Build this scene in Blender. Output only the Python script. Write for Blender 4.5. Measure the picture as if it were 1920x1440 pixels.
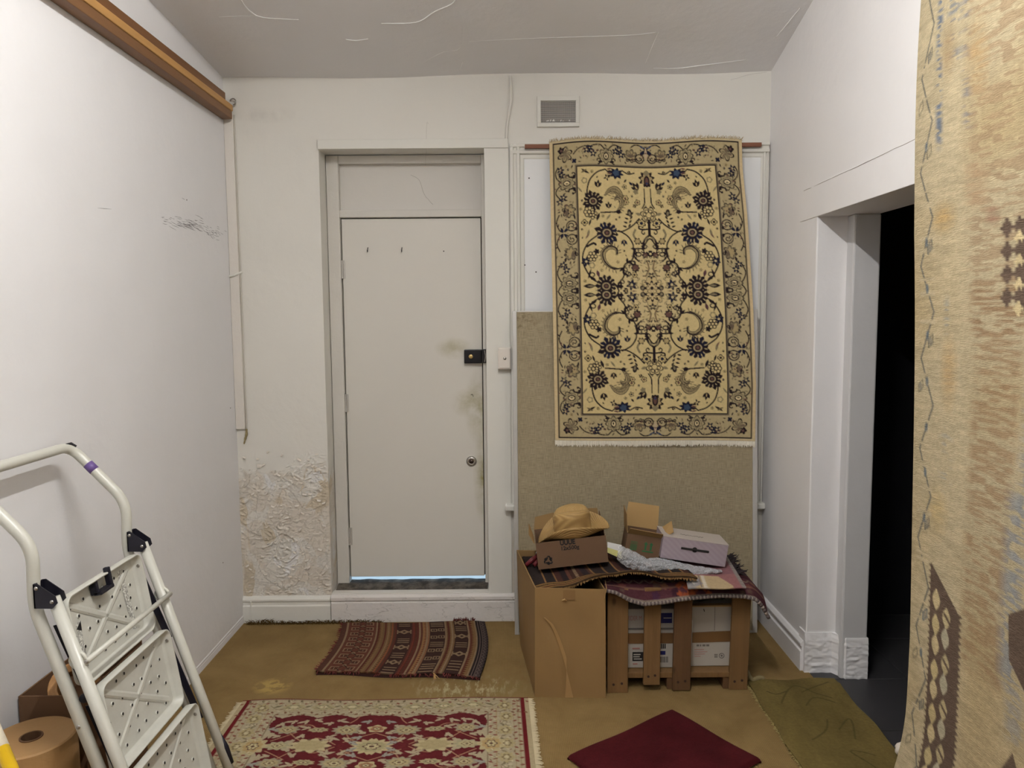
import bpy, bmesh, math, random
import numpy as np
from mathutils import Matrix, Vector, noise as mnoise

# ------------------------------------------------------------------ scene reset
for o in list(bpy.data.objects):
    bpy.data.objects.remove(o, do_unlink=True)
SC = bpy.context.scene
COL = SC.collection
PI = math.pi
R = math.radians

# ------------------------------------------------------------------ camera
CAM_POS = Vector((0.0, 0.0, 1.74))
FPX = 1400.0                                   # focal length in pixels of a 1920 wide frame
CAM_ROT = Matrix.Rotation(R(-0.1), 3, 'Z') @ Matrix.Rotation(PI / 2 - R(5.0), 3, 'X') @ Matrix.Rotation(R(-0.45), 3, 'Z')
cd = bpy.data.cameras.new('camera')
cd.sensor_width = 36.0
cd.lens = FPX / 1920.0 * 36.0
cd.clip_start = 0.05
cam = bpy.data.objects.new('camera', cd)
cam.matrix_world = CAM_ROT.to_4x4()
cam.location = CAM_POS
COL.objects.link(cam)
SC.camera = cam

# ------------------------------------------------------------------ world: plain daylight, seen only under the door
w = bpy.data.worlds.new('world')
SC.world = w
w.use_nodes = True
w.node_tree.nodes['Background'].inputs[0].default_value = (0.55, 0.78, 1.0, 1)
w.node_tree.nodes['Background'].inputs[1].default_value = 1.6

# ------------------------------------------------------------------ exposure
vs = SC.view_settings
vs.view_transform = 'Standard'
vs.look = 'None'
vs.exposure = 0.0
vs.gamma = 1.0
vs.use_curve_mapping = False

# ------------------------------------------------------------------ the room's own tube lamp, plus an added fill tube (fixtures are built around them below)
LAMP_A = (0.02, 1.30, 3.42)                 # bare fluorescent tubes: place and light given off
FILL_LAMP_B = (0.0, -1.2, 3.30)  # unseen tube behind the camera, added as cool fill light
TUBE_A, FILL_TUBE_B = 455.0, 80.0

# ================================================================== helpers
def lin(r, g, b):
    def f(c):
        c /= 255.0
        return c / 12.92 if c <= 0.04045 else ((c + 0.055) / 1.055) ** 2.4
    return (f(r), f(g), f(b))

def c4(c):
    return (c[0], c[1], c[2], 1.0)

class NT:
    """small node-tree writer"""
    def __init__(self, name):
        self.m = bpy.data.materials.new(name)
        self.m.use_nodes = True
        self.t = self.m.node_tree
        self.b = self.t.nodes['Principled BSDF']
        self.out = self.t.nodes['Material Output']
        self._tc = None
    def n(self, kind, **kw):
        nd = self.t.nodes.new(kind)
        for k, v in kw.items():
            setattr(nd, k, v)
        return nd
    def l(self, a, b):
        self.t.links.new(a, b)
    def pos(self):
        if self._tc is None:
            self._tc = self.n('ShaderNodeNewGeometry').outputs['Position']
        return self._tc
    def obj(self):
        return self.n('ShaderNodeTexCoord').outputs['Object']
    def mapped(self, vec, scale=(1, 1, 1), loc=(0, 0, 0), rot=(0, 0, 0)):
        m = self.n('ShaderNodeMapping')
        m.inputs['Scale'].default_value = scale
        m.inputs['Location'].default_value = loc
        m.inputs['Rotation'].default_value = rot
        self.l(vec, m.inputs['Vector'])
        return m.outputs[0]
    def noise(self, vec, scale, detail=4, rough=0.55, dist=0.0):
        nd = self.n('ShaderNodeTexNoise')
        nd.inputs['Scale'].default_value = scale
        nd.inputs['Detail'].default_value = detail
        nd.inputs['Roughness'].default_value = rough
        nd.inputs['Distortion'].default_value = dist
        self.l(vec, nd.inputs['Vector'])
        return nd.outputs['Fac']
    def ramp(self, fac, a, b, ca=(0, 0, 0), cb=(1, 1, 1)):
        r = self.n('ShaderNodeValToRGB')
        r.color_ramp.elements[0].position = a
        r.color_ramp.elements[1].position = b
        r.color_ramp.elements[0].color = c4(ca)
        r.color_ramp.elements[1].color = c4(cb)
        self.l(fac, r.inputs[0])
        return r.outputs[0]
    def mix(self, fac, a, b, mode='MIX'):
        m = self.n('ShaderNodeMixRGB', blend_type=mode)
        for i, v in ((0, fac), (1, a), (2, b)):
            if hasattr(v, 'is_linked') or hasattr(v, 'links'):
                self.l(v, m.inputs[i])
            elif i == 0:
                m.inputs[0].default_value = v
            else:
                m.inputs[i].default_value = c4(v)
        return m.outputs[0]
    def math(self, op, a, b=0.0, clamp=False):
        m = self.n('ShaderNodeMath', operation=op)
        m.use_clamp = clamp
        for i, v in ((0, a), (1, b)):
            if hasattr(v, 'links'):
                self.l(v, m.inputs[i])
            else:
                m.inputs[i].default_value = v
        return m.outputs[0]
    def blob(self, vec, cen, rad, soft=0.5):
        """1 inside an ellipsoid about cen with radii rad, fading to 0 at its edge"""
        mp = self.mapped(vec, scale=(1 / rad[0], 1 / rad[1], 1 / rad[2]), loc=(-cen[0] / rad[0], -cen[1] / rad[1], -cen[2] / rad[2]))
        vm = self.n('ShaderNodeVectorMath', operation='LENGTH')
        self.l(mp, vm.inputs[0])
        mr = self.n('ShaderNodeMapRange')
        mr.inputs['From Min'].default_value = 1.0
        mr.inputs['From Max'].default_value = 1.0 - soft
        self.l(vm.outputs['Value'], mr.inputs['Value'])
        return mr.outputs[0]
    def bump(self, h, strength=0.3, dist=0.01, prev=None):
        b = self.n('ShaderNodeBump')
        b.inputs['Strength'].default_value = strength
        b.inputs['Distance'].default_value = dist
        self.l(h, b.inputs['Height'])
        if prev is not None:
            self.l(prev, b.inputs['Normal'])
        return b.outputs[0]
    def done(self, col=None, rough=0.6, nrm=None, metal=0.0, spec=0.4, rough_s=None, **kw):
        if col is not None:
            if hasattr(col, 'links'):
                self.l(col, self.b.inputs['Base Color'])
            else:
                self.b.inputs['Base Color'].default_value = c4(col)
        self.b.inputs['Roughness'].default_value = rough
        if rough_s is not None:
            self.l(rough_s, self.b.inputs['Roughness'])
        self.b.inputs['Metallic'].default_value = metal
        self.b.inputs['Specular IOR Level'].default_value = spec
        if nrm is not None:
            self.l(nrm, self.b.inputs['Normal'])
        for k, v in kw.items():
            self.b.inputs[k].default_value = v
        return self.m

def simple(name, rgb, rough=0.5, var=0.12, vscale=12, bs=0.0, bscale=60, metal=0.0, spec=0.4, stretch=(1, 1, 1), **kw):
    """plain surface with a little tone variation and fine relief"""
    t = NT(name)
    c = lin(*rgb)
    v = t.mapped(t.pos(), scale=stretch)
    f = t.noise(v, vscale, 5, 0.6)
    col = t.mix(f, tuple(x * (1 - var) for x in c), tuple(min(1, x * (1 + var)) for x in c))
    nrm = t.bump(t.noise(v, bscale, 4), bs, 0.004) if bs else None
    return t.done(col, rough, nrm, metal, spec, **kw)

ORG = {}
def tag(o, label=None, cat=None, group=None, kind=None):
    if label: o['label'] = label
    if cat: o['category'] = cat
    if group: o['group'] = group
    if kind: o['kind'] = kind
    return o

def thing(name, label, cat, loc=(0, 0, 0), group=None, kind=None):
    o = bpy.data.objects.new(name, None)
    o.empty_display_size = 0.05
    COL.objects.link(o)
    o.location = loc
    ORG[o.name] = Vector(loc)
    return tag(o, label, cat, group, kind)

class MB:
    """collects shapes in world space; build() links them as ONE mesh object"""
    def __init__(self, M=None):
        self.v = []
        self.f = []
        self.M = M
    def add(self, vs, fs):
        n = len(self.v)
        for p in vs:
            p = Vector(p)
            self.v.append(self.M @ p if self.M is not None else p)
        self.f += [tuple(i + n for i in f) for f in fs]
        return self
    def box(self, x0, x1, y0, y1, z0, z1):
        vs = [(x, y, z) for z in (z0, z1) for y in (y0, y1) for x in (x0, x1)]
        return self.add(vs, [(0, 2, 3, 1), (4, 5, 7, 6), (0, 1, 5, 4), (2, 6, 7, 3), (0, 4, 6, 2), (1, 3, 7, 5)])
    def prism(self, pts, d):
        """polygon (list of 3-D points) pushed along vector d"""
        n = len(pts)
        d = Vector(d)
        vs = [Vector(p) for p in pts] + [Vector(p) + d for p in pts]
        fs = [tuple(range(n - 1, -1, -1)), tuple(range(n, 2 * n))]
        fs += [(i, (i + 1) % n, n + (i + 1) % n, n + i) for i in range(n)]
        return self.add(vs, fs)
    def sheet(self, quad, t):
        """thin panel from 4 corners with thickness t along its normal (backwards)"""
        q = [Vector(p) for p in quad]
        nr = (q[1] - q[0]).cross(q[3] - q[0]).normalized() * -t
        return self.prism(q, nr)
    def tube(self, path, r, seg=10, cap=True, flat=1.0):
        P = [Vector(p) for p in path]
        n = len(P)
        rr = r if isinstance(r, (list, tuple)) else [r] * n
        vs, fs = [], []
        up = None
        for i in range(n):
            t = (P[min(i + 1, n - 1)] - P[max(i - 1, 0)]).normalized()
            if up is None:
                a = Vector((0, 0, 1)) if abs(t.z) < 0.9 else Vector((1, 0, 0))
                up = (a - t * a.dot(t)).normalized()
            else:
                up = (up - t * up.dot(t)).normalized()
            s = t.cross(up)
            for k in range(seg):
                an = 2 * PI * k / seg
                vs.append(P[i] + (s * math.cos(an) + up * math.sin(an) * flat) * rr[i])
        for i in range(n - 1):
            for k in range(seg):
                a, b = i * seg + k, i * seg + (k + 1) % seg
                fs.append((a, b, b + seg, a + seg))
        if cap:
            fs.append(tuple(range(seg - 1, -1, -1)))
            fs.append(tuple((n - 1) * seg + k for k in range(seg)))
        return self.add(vs, fs)
    def lathe(self, cen, prof, seg=32, axis=(0, 0, 1), close=False):
        """profile (r, h) turned about axis through cen"""
        a = Vector(axis).normalized()
        b = Vector((1, 0, 0)) if abs(a.x) < 0.9 else Vector((0, 1, 0))
        u = (b - a * b.dot(a)).normalized()
        v = a.cross(u)
        c = Vector(cen)
        vs, fs = [], []
        n = len(prof)
        for r, h in prof:
            for k in range(seg):
                an = 2 * PI * k / seg
                vs.append(c + a * h + (u * math.cos(an) + v * math.sin(an)) * r)
        for i in range(n - 1 if not close else n):
            j = (i + 1) % n
            for k in range(seg):
                k2 = (k + 1) % seg
                fs.append((i * seg + k, i * seg + k2, j * seg + k2, j * seg + k))
        return self.add(vs, fs)
    def disc(self, cen, r, axis, seg=14, t=0.001):
        return self.lathe(cen, [(0.0002, 0), (r, 0), (r, t), (0.0002, t)], seg, axis)
    def build(self, name, mat, parent=None, org=None, smooth=False, bevel=0.0, seg=2):
        if parent is not None:
            org = ORG[parent.name]
        org = Vector(org) if org is not None else Vector((0, 0, 0))
        me = bpy.data.meshes.new(name)
        me.from_pydata([tuple(p - org) for p in self.v], [], self.f)
        me.materials.append(mat)
        bm = bmesh.new()
        bm.from_mesh(me)
        bmesh.ops.recalc_face_normals(bm, faces=bm.faces)
        bm.to_mesh(me)
        bm.free()
        o = bpy.data.objects.new(name, me)
        COL.objects.link(o)
        ORG[o.name] = org
        if parent is not None:
            o.parent = parent
        else:
            o.location = org
        if smooth:
            me.polygons.foreach_set('use_smooth', [True] * len(me.polygons))
        if bevel:
            m = o.modifiers.new('bevel', 'BEVEL')
            m.width = bevel
            m.segments = seg
            m.limit_method = 'ANGLE'
            m.angle_limit = R(35)
        return o

def struct(name, mb, mat, label=None, cat=None, parent=None, **kw):
    o = mb.build(name, mat, parent, **kw)
    if parent is None:
        o['kind'] = 'structure'
        tag(o, label, cat)
    return o

def text_on(name, body, size, origin, xdir, ydir, mat, parent, bold=0.0, sx=1.0):
    """flat lettering lying on a surface: origin = lower left corner, xdir / ydir = reading and up directions"""
    cu = bpy.data.curves.new(name, 'FONT')
    cu.body = body
    cu.size = size
    cu.offset = bold
    cu.extrude = 0.0004
    tmp = bpy.data.objects.new(name, cu)
    COL.objects.link(tmp)
    dg = bpy.context.evaluated_depsgraph_get()
    me = bpy.data.meshes.new_from_object(tmp.evaluated_get(dg))
    bpy.data.objects.remove(tmp, do_unlink=True)
    x = Vector(xdir).normalized()
    y = Vector(ydir)
    y = (y - x * y.dot(x)).normalized()
    z = x.cross(y)
    org = ORG[parent.name]
    M = Matrix(((x.x, y.x, z.x, 0), (x.y, y.y, z.y, 0), (x.z, y.z, z.z, 0), (0, 0, 0, 1)))
    M = Matrix.Translation(Vector(origin) - org) @ M @ Matrix.Diagonal((sx, 1, 1, 1))
    me.transform(M)
    me.materials.clear()
    me.materials.append(mat)
    me.name = name
    o = bpy.data.objects.new(name, me)
    COL.objects.link(o)
    o.parent = parent
    ORG[o.name] = org
    return o

def smooth_path(pts, n=8):
    """Catmull-Rom through pts"""
    P = [Vector(p) for p in pts]
    out = []
    for i in range(len(P) - 1):
        p0, p1, p2, p3 = P[max(i - 1, 0)], P[i], P[i + 1], P[min(i + 2, len(P) - 1)]
        for k in range(n):
            t = k / n
            out.append(0.5 * ((2 * p1) + (p2 - p0) * t + (2 * p0 - 5 * p1 + 4 * p2 - p3) * t * t + (3 * p1 - p0 - 3 * p2 + p3) * t ** 3))
    out.append(P[-1])
    return out

def fillet(pts, r, n=6):
    """polyline with its inner corners rounded"""
    P = [Vector(p) for p in pts]
    out = [P[0]]
    for i in range(1, len(P) - 1):
        a, b, c = P[i - 1], P[i], P[i + 1]
        d1, d2 = (a - b), (c - b)
        k = min(r, d1.length * 0.45, d2.length * 0.45)
        s, e = b + d1.normalized() * k, b + d2.normalized() * k
        for j in range(n + 1):
            t = j / n
            out.append(s * (1 - t) ** 2 + b * 2 * t * (1 - t) + e * t * t)
    out.append(P[-1])
    return out

# lines of sight of the photograph, used to read sizes and places off the photo onto real planes of the room
def sight(px, py):
    return CAM_ROT @ Vector(((px - 960) / FPX, -(py - 720) / FPX, -1.0))
def onY(px, py, Y):
    d = sight(px, py)
    return CAM_POS + d * (Y / d.y)
def onX(px, py, X):
    d = sight(px, py)
    return CAM_POS + d * (X / d.x)
def onZ(px, py, Z):
    d = sight(px, py)
    return CAM_POS + d * ((Z - CAM_POS.z) / d.z)
# ================================================================== the setting
XL, XR, YB, YR = -1.555, 1.435, 4.2, -2.2
DX0, DX1, DZ0, DZ1 = -1.045, -0.134, 0.155, 2.675       # door opening in the back wall

def ceil_z(x, y):
    u = (x - XL) / (XR - XL)
    d = 4.2 - max(y, 0.6)
    return 3.062 + 0.012 * u + d * (0.085 * (1 - u) + 0.27 * u)

def ceil_s(x, y):
    return ceil_z(x, y) - (0.012 * math.sin((x + 1.4) * 2.1) ** 2 if y > 3 else 0) + 0.008 * mnoise.noise((x * 1.8, y * 1.8, 0))

def paint_mat(name, rgb, extra=None, bs=0.12):
    t = NT(name)
    p = t.pos()
    c = lin(*rgb)
    f = t.noise(p, 2.3, 5, 0.6)
    col = t.mix(f, tuple(x * 0.95 for x in c), tuple(min(1, x * 1.03) for x in c))
    h = t.noise(p, 26, 6, 0.6)
    nrm = t.bump(h, bs, 0.01)
    nrm = t.bump(t.noise(p, 3.5, 3), 0.12, 0.05, nrm)
    if extra:
        col, nrm = extra(t, p, col, nrm)
    return t.done(col, 0.55, nrm, spec=0.35)

def back_extra(t, p, col, nrm):
    sep = t.n('ShaderNodeSeparateXYZ')
    t.l(p, sep.inputs[0])
    n1 = t.noise(p, 5.5, 6, 0.65, 0.6)
    def below(zc, amp):                       # 1 below an uneven tide line
        v = t.math('ADD', t.math('MULTIPLY', t.math('SUBTRACT', n1, 0.5), amp), zc)
        return t.math('MULTIPLY', t.math('SUBTRACT', v, sep.outputs['Z']), 12, True)
    leftside = t.math('MULTIPLY', t.math('SUBTRACT', -1.0, sep.outputs['X']), 40, True)
    damp = t.math('MULTIPLY', below(0.93, 0.85), leftside)
    # second damp patch low down between door and board
    d2 = t.math('MULTIPLY', t.math('MULTIPLY', below(0.52, 0.25), t.math('MULTIPLY', t.math('ADD', sep.outputs['X'], 0.145), 40, True)),
                t.math('MULTIPLY', t.math('SUBTRACT', 0.12, sep.outputs['X']), 40, True))
    n2 = t.noise(t.mapped(p, loc=(3, 1, 7), scale=(1, 1, 0.75)), 6.0, 3, 0.5, 0.9)
    n3 = t.noise(t.mapped(p, loc=(9, 4, 2), scale=(1.2, 1, 0.6)), 4.6, 2, 0.5, 1.2)
    cc = t.mix(t.ramp(n2, 0.47, 0.49), lin(226, 221, 212), lin(220, 211, 198))
    cc = t.mix(t.ramp(n3, 0.60, 0.62), cc, lin(211, 197, 174))
    cc = t.mix(t.ramp(n2, 0.345, 0.36), lin(232, 230, 228), cc)
    f = t.math('MULTIPLY', damp, 0.9)
    col = t.mix(f, col, cc)
    col = t.mix(t.math('MULTIPLY', d2, 0.7), col, lin(216, 205, 190))
    # smoky smudges high on the wall
    s = t.math('MULTIPLY', t.blob(p, (-1.32, 4.2, 2.86), (0.22, 0.3, 0.05), 0.8), t.ramp(t.noise(p, 7, 4), 0.45, 0.7))
    col = t.mix(t.math('MULTIPLY', s, 0.22), col, lin(120, 112, 105))
    hb = t.math('ADD', t.math('MULTIPLY', t.ramp(t.noise(t.mapped(p, scale=(1, 1, 1.7)), 34, 6, 0.72, 1.4), 0.52, 0.60), damp), t.math('MULTIPLY', n2, 0.4))
    nrm = t.bump(hb, 0.55, 0.012, nrm)
    return col, nrm

M_left = paint_mat('paint left wall', (230, 229, 230))
M_right = paint_mat('paint right wall', (238, 236, 236))
M_back = paint_mat('paint back wall', (224, 221, 213), back_extra)
M_trim = paint_mat('gloss paint trim', (224, 222, 214))
M_ceil = paint_mat('paint ceiling', (232, 231, 232), bs=0.2)
M_dark = simple('near-black plaster', (24, 23, 29), 0.8, 0.2, 4)  # even near-black tone for the next room's walls and ceiling
M_rear = paint_mat('paint rear wall', (150, 140, 128))

# ---- jute carpet
def jute():
    t = NT('jute floor matting')
    p = t.pos()
    n = t.noise(p, 3.2, 6, 0.65, 0.4)
    col = t.mix(t.ramp(n, 0.3, 0.72), lin(118, 95, 58), lin(143, 119, 78))
    wv = t.n('ShaderNodeTexWave', bands_direction='X')
    wv.inputs['Scale'].default_value = 42
    wv.inputs['Distortion'].default_value = 2.0
    wv.inputs['Detail'].default_value = 2
    t.l(p, wv.inputs['Vector'])
    wy = t.n('ShaderNodeTexWave', bands_direction='Y')
    wy.inputs['Scale'].default_value = 38
    wy.inputs['Distortion'].default_value = 2.0
    t.l(p, wy.inputs['Vector'])
    wf = t.math('MULTIPLY', wv.outputs['Fac'], wy.outputs['Fac'])
    col = t.mix(t.math('MULTIPLY', wf, 0.35), col, lin(166, 140, 94))
    # pale threadbare patch in front of the door mat, green damp bloom, darker patches by the back wall
    worn = t.math('MULTIPLY', t.blob(p, (-0.22, 3.40, 0), (0.30, 0.15, 1), 0.6), t.ramp(t.noise(t.mapped(p, scale=(2.2, 0.7, 1)), 18, 5, 0.7), 0.50, 0.62))
    col = t.mix(t.math('MULTIPLY', worn, 0.7), col, lin(186, 176, 138))
    bloom = t.math('MULTIPLY', t.blob(p, (-0.18, 3.42, 0), (0.5, 0.2, 1), 0.8), t.ramp(n, 0.45, 0.6))
    col = t.mix(t.math('MULTIPLY', bloom, 0.45), col, lin(112, 104, 64))
    w2 = t.math('MULTIPLY', t.blob(p, (-1.15, 3.43, 0), (0.10, 0.09, 1), 0.5), t.ramp(t.noise(p, 20, 3), 0.45, 0.55))
    col = t.mix(t.math('MULTIPLY', w2, 0.5), col, lin(196, 168, 96))
    gr = t.math('MULTIPLY', t.blob(p, (-1.15, 4.1, 0), (0.5, 0.35, 1), 0.9), t.ramp(t.noise(p, 5, 4), 0.35, 0.7))
    col = t.mix(t.math('MULTIPLY', gr, 0.45), col, lin(96, 78, 44))
    nrm = t.bump(wf, 0.5, 0.004)
    nrm = t.bump(t.noise(p, 9, 4), 0.25, 0.02, nrm)
    return t.done(col, 0.95, nrm, spec=0.1)
M_jute = jute()

fl = struct('floor', MB().box(XL - 0.2, 1.452, YR - 0.1, 4.42, -0.12, 0.0), M_jute, 'worn tan jute matting covering the floor', 'floor')
# frayed edge of the matting along the back wall
rnd = random.Random(4)
mb = MB()
for i in range(520):
    x = -1.53 + 0.78 * (i + rnd.random()) / 520
    h = 0.008 + 0.02 * rnd.random() * (0.4 + mnoise.noise((x * 6, 0, 0)) + 0.5)
    y = 4.165 + rnd.uniform(-0.012, 0.008)
    a = rnd.uniform(-0.9, 0.9)
    q = Vector((x, y, 0))
    mb.tube([q, q + Vector((a * h * 0.6, -0.006 * rnd.random(), h * 0.7)), q + Vector((a * h * 1.4, -0.014 * rnd.random(), h))], [0.0016, 0.0013, 0.0006], 4)
o = mb.build('frayed_edge', simple('frayed jute', (92, 72, 40), 0.95, 0.3, 90, spec=0.1), fl)
o['kind'] = 'stuff'

# ---- walls
def wall_left():
    mb = MB()
    mb.box(XL - 0.2, XL, YR - 0.1, YB + 0.2, -0.1, 4.4)
    return struct('wall_left', mb, M_left, 'smooth white painted left wall with grey scuff marks', 'wall')
wl = wall_left()
# nail holes and specks on the left wall
nail = simple('dark nail hole', (60, 55, 52), 0.8)
mb = MB()
for (px, py) in ((432, 765), (350, 375), (418, 1055)):
    q = onX(px, py, XL)
    mb.disc(q, 0.003, (1, 0, 0), 8, 0.0012)
mb.build('nail_hole', nail, wl)
# pencil-grey scuff strokes rubbed into the paint
rnd = random.Random(7)
mb = MB()
def stroke(px, py, L, sl):
    a, b = onX(px, py, XL + 0.0003), onX(px + L, py + L * sl, XL + 0.0003)
    mb.tube([a, (a + b) / 2 + Vector((0, 0, rnd.uniform(-0.002, 0.002))), b], [0.0003, 0.0009, 0.0003], 4)
for k in range(70):
    stroke(rnd.gauss(350, 15), rnd.gauss(419, 6), rnd.uniform(3, 14), rnd.uniform(0.15, 0.6))
for k in range(40):
    stroke(rnd.gauss(397, 9), rnd.gauss(436, 5), rnd.uniform(2, 7), rnd.uniform(0.2, 1.2))
for k in range(14):
    stroke(rnd.uniform(295, 340), rnd.uniform(405, 420), rnd.uniform(3, 9), rnd.uniform(0.1, 0.4))
stroke(183, 390, 26, 0.08)
stroke(341, 371, 6, 0.6)
o = mb.build('scuff_mark', simple('graphite scuff', (134, 131, 133), 0.8), wl)
o['kind'] = 'stuff'

def ridge_noise(x, z):
    wx, wz = x + 0.03 * mnoise.noise((x * 11, z * 11, 8)), z + 0.03 * mnoise.noise((x * 11, z * 11, 18))
    a = mnoise.noise((wx * 15, wz * 19, 1.3))
    b = mnoise.noise((wx * 58, wz * 74, 4.1))
    k = max(0.0, min(1.0, mnoise.noise((x * 6.5, z * 5.0, 6.2)) * 2.6 + 0.42))      # flaking comes in patches
    return (max(0.0, 1 - abs(a) * 7.0) * 0.7 + max(0.0, b) * 1.1) * k + max(0.0, b - 0.25) * 0.5
def wall_back():
    mb = MB()
    T = 0.22
    mb.box(XL - 0.1, DX0, YB + 0.006, YB + T, -0.1, 1.15)
    mb.box(XL - 0.1, DX0, YB, YB + T, 1.15, 3.6)
    mb.box(DX0, DX1, YB, YB + T, -0.1, DZ0)
    mb.box(DX0, DX1, YB, YB + T, DZ1, 3.6)
    mb.box(DX1, XR + 0.4, YB, YB + T, -0.1, 3.6)
    # flaking plaster skin, in real relief
    nx, nz = 110, 240
    vs, fs = [], []
    for j in range(nz + 1):
        z = 1.15 * j / nz
        for i in range(nx + 1):
            x = XL - 0.01 + (DX0 - XL + 0.01) * i / nx
            top = 0.98 + 0.16 * mnoise.noise((x * 4, 0.2, 7))
            m = min(1.0, max(0.0, (top - z) * 9))
            e = min(1.0, (1.15 - z) * 20) * min(1.0, (nx - i) / 3)
            plate = 0.0022 if mnoise.noise((x * 7.5, z * 6, 2.0)) > 0.08 else 0.0
            d = (ridge_noise(x, z) * 0.0075 + plate * 1.4) * m * e
            vs.append((x, YB - d, z))
    for j in range(nz):
        for i in range(nx):
            a = j * (nx + 1) + i
            fs.append((a, a + 1, a + nx + 2, a + nx + 1))
    mb.add(vs, fs)
    return struct('wall_back', mb, M_back, 'off-white back wall with flaking damp plaster beside the door', 'wall')
wb = wall_back()
# loose curled paint flakes hanging on the damp patch
rnd = random.Random(11)
mb = MB()
for i in range(150):
    x, z = rnd.uniform(XL + 0.02, DX0 - 0.01), rnd.uniform(0.17, 1.0)
    if rnd.random() > 0.35 + 0.65 * (mnoise.noise((x * 9, z * 9, 3)) > -0.05):
        continue
    s = rnd.uniform(0.004, 0.014)
    a = rnd.uniform(-0.6, 0.6)
    u = Vector((math.cos(a), 0, math.sin(a)))
    v = Vector((-math.sin(a), 0, math.cos(a)))
    c = Vector((x, YB - 0.005, z))
    lift = rnd.uniform(0.3, 0.9) * s
    mb.add([c - u * s, c + u * s, c + u * s * 0.8 - v * s * 0.6 + Vector((0, -lift, 0)), c - u * s * 0.7 - v * s * 0.7 + Vector((0, -lift * 0.7, 0)), c + v * s * 0.3 + Vector((0, -0.001, 0))],
           [(0, 1, 2, 3), (0, 4, 1)])
o = mb.build('paint_flake', simple('loose paint', (222, 214, 202), 0.6), wb)
o['kind'] = 'stuff'
# hairline cracks in the paint of the back wall
M_crack = simple('dark crack line', (150, 142, 134), 0.9)  # dark line colour for cracks, laid on as thin tubes
def crack(name, pts, w, plane, parent, mat=M_crack):
    mb = MB()
    P = smooth_path([plane(*p) for p in pts], 5)
    P = [q + Vector((0.003 * mnoise.noise((k * 1.7, 0, 0)), 0, 0.003 * mnoise.noise((0, k * 1.7, 3)))) for k, q in enumerate(P)]
    mb.tube(P, w, 4)
    return mb.build(name, mat, parent)
for pts in (((798, 310), (800, 235), (803, 232)), ((1370, 150), (1405, 140), (1438, 135))):
    crack('hairline_crack', pts, 0.0004, lambda a, b: onY(a, b, YB), wb)

def wall_right():
    mb = MB()
    mb.prism([(XR, YB + 0.15, -0.1), (XR, YB + 0.15, 4.4), (XR, YR - 0.1, 4.4), (XR, YR - 0.1, -0.1), (XR, 2.40, -0.1), (XR, 2.40, 2.205), (XR, 3.53, 2.205), (XR, 3.53, -0.1)], (1.70 - XR, 0, 0))
    return struct('wall_right', mb, M_right, 'white right wall with an unlit doorway', 'wall', bevel=0.006)
wr = wall_right()
crack('hairline_crack', ((1507, 358), (1560, 334), (1640, 297), (1723, 258)), 0.0011, lambda a, b: onX(a, b, XR - 0.0042), wr)
struct('lintel_board', MB().box(XR - 0.004, XR + 0.1, 2.40, 3.735, 2.203, 2.355), M_right, parent=wr, bevel=0.002)
mb = MB().box(1.578, 1.703, 3.462, 3.54, -0.05, 2.206)
struct('jamb_lining', mb, paint_mat('grey white jamb paint', (205, 204, 204)), parent=wr, bevel=0.008)
# rough plinth at the foot of the jamb
vs, fs = [], []
n1, n2 = 60, 36
for j in range(n2 + 1):
    z = 0.21 * j / n2 - 0.01
    for i in range(n1 + 1):
        s = i / n1
        x = 1.428 + s * 0.278
        d = 0.006 * max(0, mnoise.noise((x * 15, z * 40, 2))) + 0.003 * mnoise.noise((x * 40, z * 70, 5))
        fade = min(1.0, (0.205 - z) * 22)
        y = (3.527 if x < 1.57 else 3.460) - (0.006 + d) * max(0.0, fade)
        if 1.56 < x < 1.60:
            y = 3.525 + (3.458 - 3.525) * (x - 1.56) / 0.04 - 0.006 * fade - d
        vs.append((x, y, z))
for j in range(n2):
    for i in range(n1):
        a = j * (n1 + 1) + i
        fs.append((a, a + 1, a + n1 + 2, a + n1 + 1))
nv = len(vs)
vs += [(1.428, 3.60, -0.01), (1.428, 3.60, 0.2), (1.706, 3.60, -0.01), (1.706, 3.60, 0.2)]
fs += [tuple([j * (n1 + 1) for j in range(n2 + 1)] + [nv + 1, nv]), tuple([j * (n1 + 1) + n1 for j in range(n2, -1, -1)] + [nv + 2, nv + 3])]
fs += [tuple([n2 * (n1 + 1) + i for i in range(n1 + 1)] + [nv + 3, nv + 1])]
struct('plinth', MB().add(vs, fs), M_right, parent=wr)

# ceiling: sagging, with raised plaster seams
nx, ny = 40, 70
vs, fs = [], []
for j in range(ny + 1):
    y = YR - 0.1 + (YB + 0.12 - YR) * j / ny
    for i in range(nx + 1):
        x = XL - 0.12 + (XR - XL + 0.26) * i / nx
        z = ceil_s(x, y)
        vs.append((x, y, z))
for j in range(ny):
    for i in range(nx):
        a = j * (nx + 1) + i
        fs.append((a, a + 1, a + nx + 2, a + nx + 1))
nn = len(vs)
vs += [(v[0], v[1], v[2] + 0.15) for v in vs]
fs += [tuple(i + nn for i in f) for f in fs]
ce = struct('ceiling', MB().add(vs, fs), M_ceil, 'cracked and sagging off-white ceiling', 'ceiling', smooth=True)
def onceil(px, py):
    d = sight(px, py)
    k = 3.0
    for _ in range(30):
        q = CAM_POS + d * k
        k += (ceil_s(q.x, q.y) - 0.001 - q.z) / d.z * 0.8
    return CAM_POS + d * k
ridge = paint_mat('lifted ceiling plaster', (244, 244, 244))
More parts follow.
